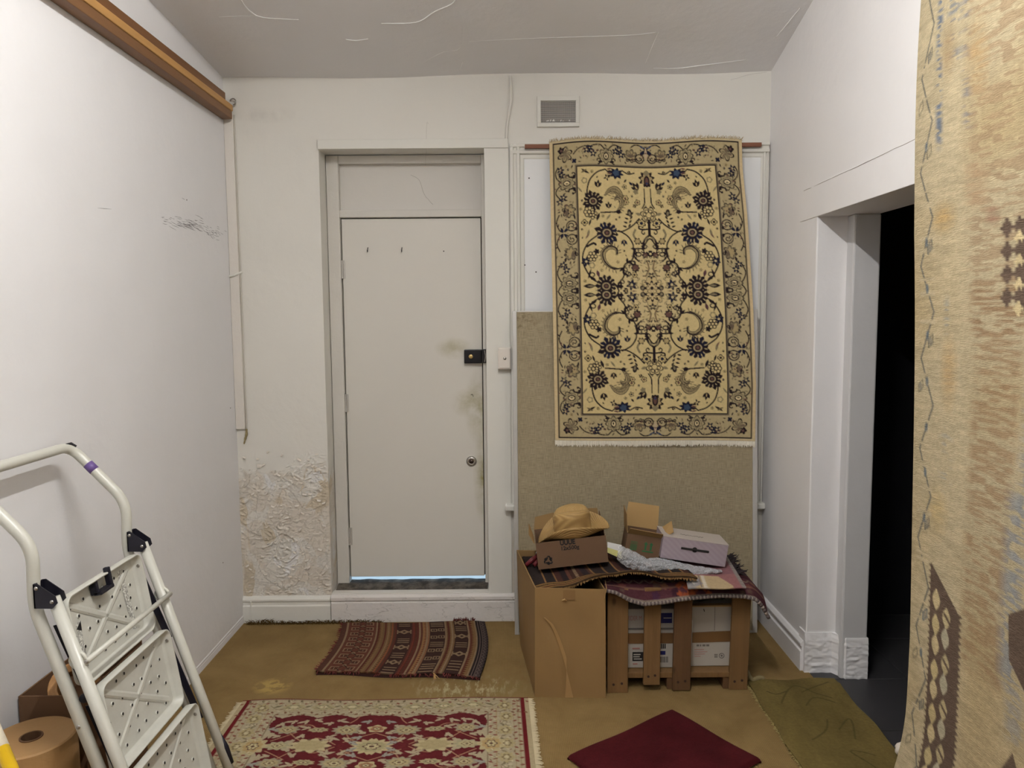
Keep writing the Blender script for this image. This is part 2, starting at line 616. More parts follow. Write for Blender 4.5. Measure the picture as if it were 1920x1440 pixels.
for pts, wd in ((((440, -30), (452, 0), (470, 22), (495, 33), (560, 37)), 0.0035), (((715, 44), (780, 42), (815, 22), (850, 5), (858, -20)), 0.0035),
                (((648, 74), (668, 76), (690, 73)), 0.003), (((790, 120), (830, 98), (862, 90), (866, 40), (858, 20)), 0.0014),
                (((1225, 128), (1270, 128), (1320, 122), (1400, 112)), 0.003), (((1235, 60), (1222, 90), (1210, 120)), 0.0022),
                (((862, 132), (868, 115)), 0.002), (((1455, 70), (1480, 40), (1500, 15)), 0.003),
                (((880, 78), (1000, 72), (1180, 66), (1232, 60)), 0.0015), (((410, 32), (470, 30), (495, 33)), 0.0016)):
    mb = MB()
    P = smooth_path([onceil(*p) for p in pts], 5)
    mb.tube(P, [1.45 * wd * (0.35 + 0.65 * math.sin(PI * (k + 0.5) / len(P))) * (0.8 + 0.5 * mnoise.noise((k, 2, 0))) for k in range(len(P))], 6, flat=0.7)
    mb.build('plaster_seam', ridge, ce, smooth=True)

struct('wall_rear', MB().box(XL - 0.2, XR + 0.3, YR - 0.3, YR, -0.1, 4.5), M_rear, 'plain rear wall behind the photographer', 'wall')

# ---- unlit next room behind the doorway
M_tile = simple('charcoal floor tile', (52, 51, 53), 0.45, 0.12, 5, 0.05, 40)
M_grout = simple('tile grout', (88, 86, 86), 0.9)
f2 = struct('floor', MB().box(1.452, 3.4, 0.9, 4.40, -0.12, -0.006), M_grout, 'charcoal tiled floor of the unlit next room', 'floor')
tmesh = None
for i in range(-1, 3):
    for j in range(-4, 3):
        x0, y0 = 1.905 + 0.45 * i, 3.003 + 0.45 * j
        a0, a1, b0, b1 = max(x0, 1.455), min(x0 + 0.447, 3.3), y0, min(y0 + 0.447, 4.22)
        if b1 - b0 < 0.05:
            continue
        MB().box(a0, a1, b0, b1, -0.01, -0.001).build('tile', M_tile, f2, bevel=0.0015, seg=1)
struct('wall_far', MB().box(1.70, 3.4, 4.24, 4.42, -0.1, 3.2), M_dark, 'near-black end wall of the unlit next room', 'wall')
struct('wall_side', MB().box(3.3, 3.5, 0.8, 4.42, -0.1, 3.2), M_dark, 'near-black side wall of the unlit next room', 'wall')
struct('wall_front', MB().box(1.70, 3.4, 0.8, 1.0, -0.1, 3.2), M_dark, 'near-black near wall of the unlit next room', 'wall')
struct('ceiling', MB().box(1.60, 3.4, 0.8, 4.42, 2.75, 2.9), M_dark, 'near-black ceiling of the unlit next room', 'ceiling')
# its near side of the shared wall is near-black too
struct('wall_shared', MB().box(1.7005, 1.712, 3.56, 4.24, 0.21, 2.75).box(1.7005, 1.712, 1.0, 2.38, 0, 2.75).box(1.7005, 1.712, 2.38, 3.56, 2.21, 2.75), M_dark, 'near-black next-room face of the doorway wall', 'wall')

# ---- skirting boards
PROF = [(0, 0), (0.022, 0), (0.022, 0.098), (0.015, 0.104), (0.015, 0.122), (0.021, 0.127), (0.021, 0.138), (0.010, 0.152), (0, 0.156)]
mb = MB().prism([(XL, YB - d, z) for d, z in PROF], (DX0 - XL - 0.005, 0, 0))
bb = struct('baseboard_back', mb, M_trim, 'moulded white skirting under the flaking plaster', 'skirting', bevel=0.001, seg=1)
MB().box(XL + 0.045, XL + 0.052, YB - 0.027, YB - 0.015, 0.0, 0.13).build('cable', M_trim, bb)
mb = MB().prism([(XR - d, 3.54, z) for d, z in PROF], (0, YB - 3.54, 0))
struct('baseboard_right', mb, M_right, 'moulded white skirting of the right wall', 'skirting', bevel=0.001, seg=1)
mb = MB().prism([(XL + d * 0.15, YR, z * 0.3) for d, z in PROF], (0, YB - YR, 0))
struct('baseboard_left', mb, M_left, 'thin white strip at the foot of the left wall', 'skirting')
# cracked plinth under the door
def plinth():
    t = NT('crazed white plinth paint')
    p = t.pos()
    c = lin(222, 217, 212)
    v = t.n('ShaderNodeTexVoronoi', feature='DISTANCE_TO_EDGE')
    v.inputs['Scale'].default_value = 9
    t.l(t.mapped(t.mix(0.12, p, t.n('ShaderNodeTexNoise').outputs['Color']), scale=(0.6, 1, 2.6)), v.inputs['Vector'])
    e = t.ramp(v.outputs['Distance'], 0.0, 0.022)
    col = t.mix(t.math('MULTIPLY', t.math('SUBTRACT', 1.0, e), 0.35), c, lin(120, 110, 100))
    nrm = t.bump(e, 0.35, 0.003)
    nrm = t.bump(t.noise(p, 14, 5), 0.25, 0.02, nrm)
    return t.done(col, 0.5, nrm)
mb = MB().prism([(DX0, YB - d, z) for d, z in [(0, 0), (0.028, 0), (0.028, 0.118), (0.020, 0.124), (0.030, 0.130), (0.030, 0.150), (0.015, 0.162), (0, 0.162)]], (0.04 - DX0, 0, 0))
struct('trim_1', mb, plinth(), 'cracked white plinth board below the door', 'trim', bevel=0.002, seg=1)
# ================================================================== door
YD = 4.36                                   # front face of the door leaf
def door_mat():
    t = NT('yellowed door paint')
    p = t.pos()
    c = lin(217, 213, 204)
    col = t.mix(t.noise(p, 2.0, 4), tuple(x * 0.96 for x in c), c)
    n = t.noise(p, 9, 5, 0.65)
    for cen, rad, k in (((-0.18, YD, 1.22), (0.10, 0.2, 0.24), 0.9), ((-0.17, YD, 0.80), (0.06, 0.2, 0.30), 0.95), ((-0.33, YD, 1.57), (0.12, 0.2, 0.07), 0.7), ((-0.27, YD, 1.25), (0.09, 0.2, 0.09), 0.6)):
        f = t.math('MULTIPLY', t.math('MULTIPLY', t.blob(p, cen, rad, 0.95), t.ramp(n, 0.32, 0.68)), k)
        col = t.mix(f, col, lin(150, 142, 86))
    return t.done(col, 0.45, t.bump(t.noise(p, 5, 4), 0.10, 0.02), spec=0.45)
M_door = door_mat()
M_gap = simple('dark gap fill', (38, 34, 32), 0.95)  # near-black fill standing in for open gaps, holes and slots
M_frame = paint_mat('painted door frame', (212, 208, 200), bs=0.25)
M_steel = simple('painted steel', (186, 182, 175), 0.4, 0.15, 40, metal=0.2)
M_black = simple('black enamel', (22, 20, 24), 0.35, 0.2, 30)
M_chrome = simple('worn chrome', (170, 166, 160), 0.3, 0.15, 60, metal=0.9)

d1 = thing('door_1', 'tall off-white flush door in a recess with a blind transom', 'door', (-0.6, YD, 0.0), kind='structure')
lx0, lx1, lz0, lz1 = -0.966, -0.166, 0.206, 2.318
leaf = MB().box(lx0, lx1, YD, YD + 0.04, lz0, lz1).build('door_leaf', M_door, d1, bevel=0.003)
MB().box(DX0 + 0.003, lx0 - 0.006, YD - 0.022, YD + 0.055, 0.16, DZ1 - 0.004).build('jamb', M_frame, d1, bevel=0.004)
MB().box(lx1 + 0.006, DX1 - 0.002, YD - 0.022, YD + 0.055, 0.16, DZ1 - 0.004).build('jamb', M_frame, d1, bevel=0.004)
MB().box(lx0 - 0.006, lx1 + 0.006, YD - 0.020, YD + 0.055, lz1 + 0.006, lz1 + 0.047).build('transom_rail', M_frame, d1, bevel=0.003)
MB().box(lx0 - 0.006, lx1 + 0.006, YD - 0.018, YD + 0.055, DZ1 - 0.05, DZ1 - 0.004).build('head', M_frame, d1, bevel=0.003)
tp = MB().box(lx0 - 0.006, lx1 + 0.006, YD + 0.022, YD + 0.05, lz1 + 0.047, DZ1 - 0.05).build('transom_panel', paint_mat('transom paint', (213, 209, 202)), d1)
crack('hairline_crack', ((770, 328), (786, 338), (796, 365), (812, 384)), 0.0007, lambda a, b: onY(a, b, YD + 0.0215), tp)
# dark rebate behind the leaf's gaps
MB().box(lx0 - 0.012, lx0 + 0.02, YD + 0.042, YD + 0.054, 0.2, lz1 + 0.01).box(lx1 - 0.02, lx1 + 0.012, YD + 0.042, YD + 0.054, 0.2, lz1 + 0.01).box(lx0, lx1, YD + 0.042, YD + 0.054, lz1 - 0.02, lz1 + 0.02).build('door_stop', M_gap, d1)
# worn, dirty sill
t = NT('dirty sill')
p = t.pos()
n = t.noise(p, 12, 6, 0.7)
M_sill = t.done(t.mix(t.ramp(n, 0.42, 0.62), lin(52, 47, 42), lin(104, 96, 86)), 0.9, t.bump(n, 0.6, 0.01))
vs, fs = [], []
for j in range(9):
    for i in range(61):
        x = DX0 + 0.01 + (DX1 - DX0 - 0.02) * i / 60
        y = 4.235 + (YD + 0.045 - 4.235) * j / 8
        z = 0.160 + 0.014 * min(1, j / 5) + 0.006 * mnoise.noise((x * 14, y * 14, 0)) - (0.012 if j == 0 else 0)
        vs.append((x, y, z))
for j in range(8):
    for i in range(60):
        a = j * 61 + i
        fs.append((a, a + 1, a + 62, a + 61))
MB().add(vs, fs).build('sill', M_sill, d1)
MB().box(DX0, DX1, YB - 0.004, 4.245, 0.150, 0.168).build('sill_nosing', M_frame, d1, bevel=0.004)
# three butt hinges, painted over
for z in (2.03, 1.255, 0.455):
    h = MB()
    for k in range(5):
        h.tube([(lx0 - 0.002, YD - 0.006, z + 0.021 * k - 0.052), (lx0 - 0.002, YD - 0.006, z + 0.021 * k - 0.0325)], 0.0075, 10)
    h.box(lx0 - 0.02, lx0 + 0.014, YD - 0.004, YD + 0.001, z - 0.052, z + 0.052)
    h.build('hinge', M_steel, d1)
# two small hooks and a screw hole
for px in (690, 754):
    q = onY(px, 468, YD)
    hk = MB().tube(fillet([q + Vector((0, 0.002, 0.010)), q + Vector((0, -0.012, 0.010)), q + Vector((0, -0.014, -0.012)), q + Vector((0, -0.024, -0.016)), q + Vector((0, -0.025, -0.002))], 0.008), 0.0022, 8)
    hk.build('hook', M_black, leaf, smooth=True)
q = onY(832, 471, YD)
MB().disc(q, 0.0035, (0, -1, 0), 10, 0.001).build('screw_hole', M_gap, leaf)
q = onY(886, 742, YD)
MB().tube(smooth_path([q + Vector((-0.010, 0, 0.004)), q + Vector((0.0, -0.003, 0.008)), q + Vector((0.004, -0.001, -0.006))], 4), 0.0013, 5).build('paint_chip', M_gap, leaf)
# rim lock: black case on the leaf, keeper on the jamb
lk0, lk1 = onY(871, 681, YD), onY(903, 655, YD)
lock = MB().box(lk0.x, lx1 - 0.002, YD - 0.034, YD, lk0.z, lk1.z).build('rim_lock', M_black, d1, bevel=0.004)
MB().lathe(((lk0.x * 0.62 + lx1 * 0.38), YD - 0.034, (lk0.z + lk1.z) / 2), [(0.0002, 0.004), (0.010, 0.004), (0.013, 0.002), (0.013, -0.002)], 20, (0, -1, 0)).build('keyhole_plate', simple('brass', (190, 165, 110), 0.35, metal=0.9), lock, smooth=True)
kp = MB().box(lx1 - 0.0005, lx1 + 0.029, YD - 0.042, YD - 0.010, lk0.z + 0.002, lk1.z + 0.002).build('keeper', M_black, d1, bevel=0.003)
MB().tube(fillet([(lx1 + 0.016, YD - 0.043, lk0.z + 0.008), (lx1 + 0.022, YD - 0.045, (lk0.z + lk1.z) / 2), (lx1 + 0.016, YD - 0.043, lk1.z - 0.004)], 0.01), 0.003, 6).build('keeper_lip', M_chrome, kp)
# round cylinder lock
q = onY(884, 865, YD)
cl = MB().lathe(q, [(0.0002, 0.010), (0.014, 0.010), (0.016, 0.012), (0.027, 0.008), (0.031, 0.002), (0.031, 0.0)], 32, (0, -1, 0)).build('cylinder_lock', M_chrome, d1, smooth=True)
MB().lathe(q + Vector((0, -0.0105, 0)), [(0.0002, 0.003), (0.011, 0.003), (0.013, 0)], 24, (0, -1, 0)).build('key_plug', simple('dark bronze', (72, 60, 55), 0.35, metal=0.8), cl, smooth=True)

# casing around the door
h0, h1 = onY(597, 281, YB), onY(960, 262, YB)
struct('trim_2', MB().box(h0.x, -0.004, YB - 0.022, YB + 0.01, DZ1 - 0.004, DZ1 + 0.047), M_trim, 'white board across the top of the door recess', 'trim', bevel=0.003)
struct('trim_3', MB().box(DX1 - 0.002, -0.002, YB - 0.014, YB + 0.006, 0.16, DZ1 - 0.004), M_trim, 'flat white casing between door and boarded window', 'trim', bevel=0.002)
# daylight slab outside, glimpsed under the door
struct('ground', MB().box(-2.2, 1.2, 4.425, 7.5, -0.12, 0.12), simple('pale concrete', (214, 214, 212), 0.8), 'pale sunlit concrete outside under the door', 'ground')

# ================================================================== boarded window
w1 = thing('window_1', 'boarded-up window with moulded white architrave behind the hanging rug', 'window', (0.7, YB, 0.68), kind='structure')
WX0, WX1, WZ1, WZ0 = 0.006, 1.425, 2.690, 0.69
prof = [(0.0, 0.0), (0.0, 0.030), (0.016, 0.034), (0.020, 0.022), (0.034, 0.024), (0.038, 0.034), (0.052, 0.030), (0.056, 0.014), (0.072, 0.012), (0.082, 0.004), (0.082, 0.0)]
MB().prism([(WX0 + a, YB - d, WZ0) for a, d in prof] , (0, 0, WZ1 - WZ0)).build('architrave', M_trim, w1, bevel=0.001, seg=1)
MB().prism([(WX0, YB - d - 0.001, WZ1 - a) for a, d in prof], (WX1 - WX0, 0, 0)).build('architrave', M_trim, w1, bevel=0.001, seg=1)
MB().prism([(WX1 - a * 0.55, YB - d * 0.8, WZ0) for a, d in prof], (0, 0, WZ1 - WZ0 - 0.04)).build('architrave', M_trim, w1, bevel=0.001, seg=1)
pn = MB().box(WX0 + 0.078, WX1 - 0.04, YB - 0.008, YB - 0.001, WZ0, WZ1 - 0.075).build('window_board', paint_mat('window board paint', (232, 233, 233)), w1)
sc = MB()
for (px, py) in ((992, 334), (1005, 510), (984, 497), (1404, 470)):
    sc.disc(onY(px, py, YB - 0.0085), 0.004, (0, -1, 0), 8, 0.001)
sc.build('nail_hole', nail, pn)
MB().box(-0.036, 1.434, YB - 0.062, YB, 0.655, 0.690).build('window_sill', M_trim, w1, bevel=0.008)

# bare wooden rail the rug hangs from
M_wood_red = simple('bare reddish batten', (126, 82, 62), 0.7, 0.25, 14, 0.2, 60, stretch=(0.2, 1, 4))
r0, r1 = onY(984, 278, 4.15), onY(1428, 266, 4.15)
rail = MB().box(r0.x, r1.x, 4.148, 4.166, r0.z, r0.z + 0.021).build('hanging_rail', M_wood_red, None, org=((r0.x + r1.x) / 2, 4.157, r0.z))
tag(rail, 'bare reddish wooden batten above the window carrying the cream rug', 'batten')

# ================================================================== vent grille
v0, v1 = onY(1007, 239, YB), onY(1086, 181, YB)
vt = thing('air_vent', 'white framed wire mesh air vent high on the back wall', 'vent', ((v0.x + v1.x) / 2, YB, v0.z))
fw = 0.020
MB().box(v0.x, v1.x, YB - 0.018, YB, v0.z, v0.z + fw).box(v0.x, v1.x, YB - 0.018, YB, v1.z - fw - 0.006, v1.z).box(v0.x, v0.x + fw, YB - 0.018, YB, v0.z + fw, v1.z - fw).box(v1.x - fw, v1.x, YB - 0.018, YB, v0.z + fw, v1.z - fw).build('frame', M_trim, vt, bevel=0.002)
MB().box(v0.x + fw, v1.x - fw, YB - 0.004, YB - 0.001, v0.z + fw, v1.z - fw).build('backing', simple('vent darkness', (28, 26, 26), 0.95), vt)
m = MB()
for k in range(30):
    x = v0.x + fw + (v1.x - v0.x - 2 * fw) * (k + 0.5) / 30
    m.box(x - 0.0007, x + 0.0007, YB - 0.0095, YB - 0.0078, v0.z + fw, v1.z - fw)
for k in range(19):
    z = v0.z + fw + (v1.z - v0.z - 2 * fw) * (k + 0.5) / 19
    m.box(v0.x + fw, v1.x - fw, YB - 0.011, YB - 0.0092, z - 0.0009, z + 0.0009)
mm = m.build('wire_mesh', simple('painted wire', (206, 202, 196), 0.5), vt)
mm['kind'] = 'stuff'
m = MB()
rnd = random.Random(3)
for k in range(9):
    x = rnd.uniform(v0.x + 0.05, v1.x - 0.03)
    m.tube([(x, YB - 0.012, v0.z + 0.028), (x + rnd.uniform(-0.006, 0.006), YB - 0.013, v0.z + 0.028 + rnd.uniform(0.004, 0.012))], 0.0022, 5)
pbm = m.build('paint_blob', simple('white paint drip', (240, 240, 238), 0.4), vt)
pbm['kind'] = 'stuff'

# ================================================================== switch box beside the door
s0, s1 = onY(934, 692, 4.17), onY(958, 651, 4.17)
sw = thing('wall_switch', 'square cream switch box with a round button beside the door', 'switch', ((s0.x + s1.x) / 2, 4.186, s0.z))
M_switch = simple('aged cream plastic', (224, 216, 206), 0.4, 0.05)
MB().box(s0.x, s1.x, 4.146, 4.186, s0.z, s1.z).build('box', M_switch, sw, bevel=0.004)
MB().box(s0.x + 0.006, s1.x - 0.004, 4.141, 4.147, s0.z + 0.006, s1.z - 0.006).build('cover_plate', M_switch, sw, bevel=0.003)
MB().lathe(((s0.x + s1.x) / 2 + 0.002, 4.141, (s0.z + s1.z) / 2), [(0.0002, 0.007), (0.005, 0.007), (0.0085, 0.003), (0.0085, 0)], 18, (0, -1, 0)).build('button', M_chrome, sw, smooth=True)

# ================================================================== conduits
q0, q1 = onY(957, 152, YB - 0.008), onY(951, 266, YB - 0.008)
cdt = MB().tube(smooth_path([(q0.x, q0.y, ceil_z(q0.x, YB) - 0.012), (q0.x + 0.002, q0.y, q0.z - 0.1), (q1.x + 0.002, q1.y, q1.z + 0.1), (q1.x - 0.006, q1.y, q1.z)], 5), 0.008, 10).build('conduit', M_back, None, org=(q1.x, YB, q1.z), smooth=True)
tag(cdt, 'thin painted cable running from ceiling to the door head board', 'cable')
mb = MB().box(XL + 0.001, XL + 0.052, YB - 0.018, YB, 1.13, 2.86)
ck = struct('trim_4', mb, paint_mat('corner strip paint', (222, 216, 208), bs=0.3), 'narrow white cable strip down the left corner', 'trim', bevel=0.002)
cb = thing('old_cable', 'old painted cable along the left corner with a frayed dirty end', 'cable', (XL + 0.055, YB, 1.10))
pts = [(XL + 0.056 + 0.003 * mnoise.noise((z * 3, 0, 0)), YB - 0.005, z) for z in (2.86, 2.6, 2.3, 2.0, 1.8, 1.6, 1.4, 1.2, 1.13)]
MB().tube(smooth_path(pts, 4), 0.0045, 8).build('cord', paint_mat('painted cord', (196, 190, 180)), cb, smooth=True)
q = Vector((XL + 0.056, YB - 0.008, 1.13))
m = MB().tube(smooth_path([q, q + Vector((0.002, -0.006, -0.03)), q + Vector((-0.006, -0.010, -0.06)), q + Vector((-0.012, -0.012, -0.085))], 4), [0.006, 0.007, 0.006, 0.007, 0.008, 0.007, 0.006, 0.007, 0.006, 0.004, 0.005, 0.004, 0.002], 7)
m.build('frayed_end', simple('dirty cord end', (140, 126, 92), 0.9, 0.4, 120), cb)
MB().tube([(XL + 0.001, YB - 0.023, 1.985), (XL + 0.03, YB - 0.027, 1.992), (XL + 0.066, YB - 0.006, 2.01)], 0.006, 8).build('clip', M_trim, cb)

# ================================================================== long wooden batten high on the left wall
M_oak = simple('varnished batten', (122, 82, 48), 0.45, 0.25, 9, 0.15, 80, stretch=(3, 0.25, 3))
M_pine = simple('pale pine strip', (188, 142, 84), 0.5, 0.2, 12, 0.1, 80, stretch=(3, 0.3, 3))
bt = thing('wall_batten', 'long varnished wooden batten fixed high on the left wall', 'batten', (XL, 3.0, 2.83))
MB().box(XL, XL + 0.022, 0.8, 4.17, 2.86, 2.972).build('back_board', M_oak, bt, bevel=0.003)
MB().box(XL + 0.022, XL + 0.062, 0.8, 4.165, 2.870, 2.904).build('front_strip', M_pine, bt, bevel=0.004)
MB().box(XL + 0.002, XL + 0.058, 0.8, 4.16, 2.828, 2.8695).build('lower_strip', simple('dark varnished strip', (124, 88, 56), 0.5, 0.25, 9, 0.15, 80, stretch=(3, 0.25, 3)), bt, bevel=0.003)
q = Vector((XL + 0.06, 4.17, 2.925))
MB().tube([q + Vector((0.016 * math.cos(a), 0.004, 0.016 * math.sin(a))) for a in [k * 0.35 - 1.6 for k in range(14)]], 0.0035, 8).build('screw_eye', M_chrome, bt, smooth=True)

# ================================================================== fluorescent fitting and added fill tube
def tube_mat(name, col, k):
    t = NT(name)
    t.b.inputs['Emission Color'].default_value = c4(col)
    t.b.inputs['Emission Strength'].default_value = k
    return t.done((0.9, 0.9, 0.9), 0.4)
for lp, ax, m in ((LAMP_A, 'y', tube_mat('lit fluorescent tube', (1.0, 0.985, 0.955), TUBE_A)), (FILL_LAMP_B, 'x', tube_mat('added cool fill tube', (0.88, 0.94, 1.0), FILL_TUBE_B))):
    t = thing('ceiling_lamp', 'white fluorescent tube fitting hanging ' + ('lengthways over the middle of the room' if ax == 'y' else 'crossways over the unseen rear of the room, added for fill light'), 'lamp', lp, 'fluorescent fittings')
    x, y, z = lp
    cz = ceil_z(x, y) - 0.03
    e = (0, 1) if ax == 'y' else (1, 0)
    MB().box(x - 0.022 - 0.6 * e[0], x + 0.022 + 0.6 * e[0], y - 0.022 - 0.6 * e[1], y + 0.022 + 0.6 * e[1], z + 0.04, z + 0.075).build('body', M_trim, t, bevel=0.006)
    MB().tube([(x - 0.6 * e[0], y - 0.6 * e[1], z), (x + 0.6 * e[0], y + 0.6 * e[1], z)], 0.014, 12).build('tube', m, t)
    for s in (-0.4, 0.4):
        p0 = (x + s * e[0], y + s * e[1], z + 0.075)
        MB().tube([p0, (p0[0], p0[1], cz + 0.04)], 0.006, 8).build('hanger', M_chrome, t)
    for s in (-0.605, 0.605):
        MB().box(x + s * e[0] - 0.014, x + s * e[0] + 0.014, y + s * e[1] - 0.014, y + s * e[1] + 0.014, z - 0.018, z + 0.05).build('end_cap', M_trim, t)
# ================================================================== woven patterns: colours knot by knot on a dense mesh
class Cv:
    """a weaving chart in rug units (cm); supersampled 2x, later one colour per knot"""
    def __init__(self, W, H, nx, ny, bg):
        self.W, self.H, self.nx, self.ny = W, H, nx * 2, ny * 2
        self.x = (np.arange(self.nx) + 0.5) / self.nx * W
        self.y = (np.arange(self.ny) + 0.5) / self.ny * H
        self.a = np.empty((self.ny, self.nx, 3))
        self.a[:] = lin(*bg)
    def put(self, x0, x1, y0, y1, fn, col, op=1.0):
        i0, i1 = np.searchsorted(self.x, [x0, x1])
        j0, j1 = np.searchsorted(self.y, [y0, y1])
        if i1 <= i0 or j1 <= j0:
            return
        X, Y = np.meshgrid(self.x[i0:i1], self.y[j0:j1])
        m = fn(X, Y)
        s = self.a[j0:j1, i0:i1]
        s[m] = s[m] * (1 - op) + np.array(lin(*col)) * op
    def rect(self, x0, x1, y0, y1, col, op=1.0):
        self.put(x0, x1, y0, y1, lambda X, Y: X > -1e9, col, op)
    def ell(self, cx, cy, rx, ry, col, rot=0.0, op=1.0):
        r = max(rx, ry)
        c, s = math.cos(rot), math.sin(rot)
        def fn(X, Y):
            u, v = (X - cx) * c + (Y - cy) * s, -(X - cx) * s + (Y - cy) * c
            return (u / rx) ** 2 + (v / ry) ** 2 < 1
        self.put(cx - r, cx + r, cy - r, cy + r, fn, col, op)
    def rose(self, cx, cy, r, n, amp, col, rot=0.0, sx=1.0, sy=1.0, sharp=False):
        R_ = r * max(sx, sy)
        def fn(X, Y):
            u, v = (X - cx) / sx, (Y - cy) / sy
            th = np.arctan2(v, u) - rot
            k = np.abs(np.cos(n * th / 2))
            if sharp:
                k = 1 - np.abs(((n * th / (2 * PI)) % 1) - 0.5) * 2
            return np.hypot(u, v) < r * (1 - amp + amp * k)
        self.put(cx - R_, cx + R_, cy - R_, cy + R_, fn, col)
    def poly(self, pts, col):
        P = np.array(pts, float)
        def fn(X, Y):
            ins = np.zeros(X.shape, bool)
            n = len(P)
            for i in range(n):
                x1, y1 = P[i]
                x2, y2 = P[(i + 1) % n]
                if y1 == y2:
                    continue
                c = ((y1 > Y) != (y2 > Y)) & (X < (x2 - x1) * (Y - y1) / (y2 - y1) + x1)
                ins ^= c
            return ins
        self.put(P[:, 0].min(), P[:, 0].max(), P[:, 1].min(), P[:, 1].max(), fn, col)
    def seg(self, a, b, w, col):
        (x1, y1), (x2, y2) = a, b
        def fn(X, Y):
            dx, dy = x2 - x1, y2 - y1
            t = np.clip(((X - x1) * dx + (Y - y1) * dy) / max(1e-9, dx * dx + dy * dy), 0, 1)
            return np.hypot(X - x1 - t * dx, Y - y1 - t * dy) < w / 2
        self.put(min(x1, x2) - w, max(x1, x2) + w, min(y1, y2) - w, max(y1, y2) + w, fn, col)
    def line(self, pts, w, col):
        for a, b in zip(pts[:-1], pts[1:]):
            self.seg(a, b, w, col)
    def curve(self, pts, w, col, n=6, taper=None):
        P = [(v.x, v.y) for v in smooth_path([(p[0], p[1], 0) for p in pts], n)]
        for k, (a, b) in enumerate(zip(P[:-1], P[1:])):
            ww = w if taper is None else w * (taper[0] + (taper[1] - taper[0]) * abs(2 * k / max(1, len(P) - 2) - 1) ** 1.5)
            self.seg(a, b, ww, col)
        return P
    def leaf(self, x, y, L, wd, ang, col):
        c, s = math.cos(ang), math.sin(ang)
        pts = []
        for k in range(9):
            t = k / 8
            pts.append((t, math.sin(PI * t) * wd / 2))
        pts += [(p[0], -p[1]) for p in pts[::-1]]
        self.poly([(x + u * L * c - v * s, y + u * L * s + v * c) for u, v in pts], col)
    def knots(self):
        a = self.a
        return (a[0::2, 0::2] + a[1::2, 0::2] + a[0::2, 1::2] + a[1::2, 1::2]) / 4

def mirror4(c):
    """quarter chart (axis on the left, rug's end at the top) to the whole"""
    a = np.concatenate([c[:, ::-1], c], axis=1)
    return np.concatenate([a, a[::-1]], axis=0)

def rug_material(name, bsc=260, bs=0.5, var=0.14, weave=None):
    t = NT(name)
    at = t.n('ShaderNodeVertexColor', layer_name='knots')
    p = t.pos()
    n = t.noise(p, 70, 4, 0.7)
    col = t.mix(1.0, at.outputs['Color'], t.mix(n, (1 - var * 2.2, 1 - var * 2.2, 1 - var * 2.2), (1 + var, 1 + var, 1 + var)), 'MULTIPLY')
    h = t.noise(p if weave is None else t.mapped(p, scale=weave), bsc, 3, 0.6)
    return t.done(col, 0.95, t.bump(h, bs, 0.004), spec=0.08)

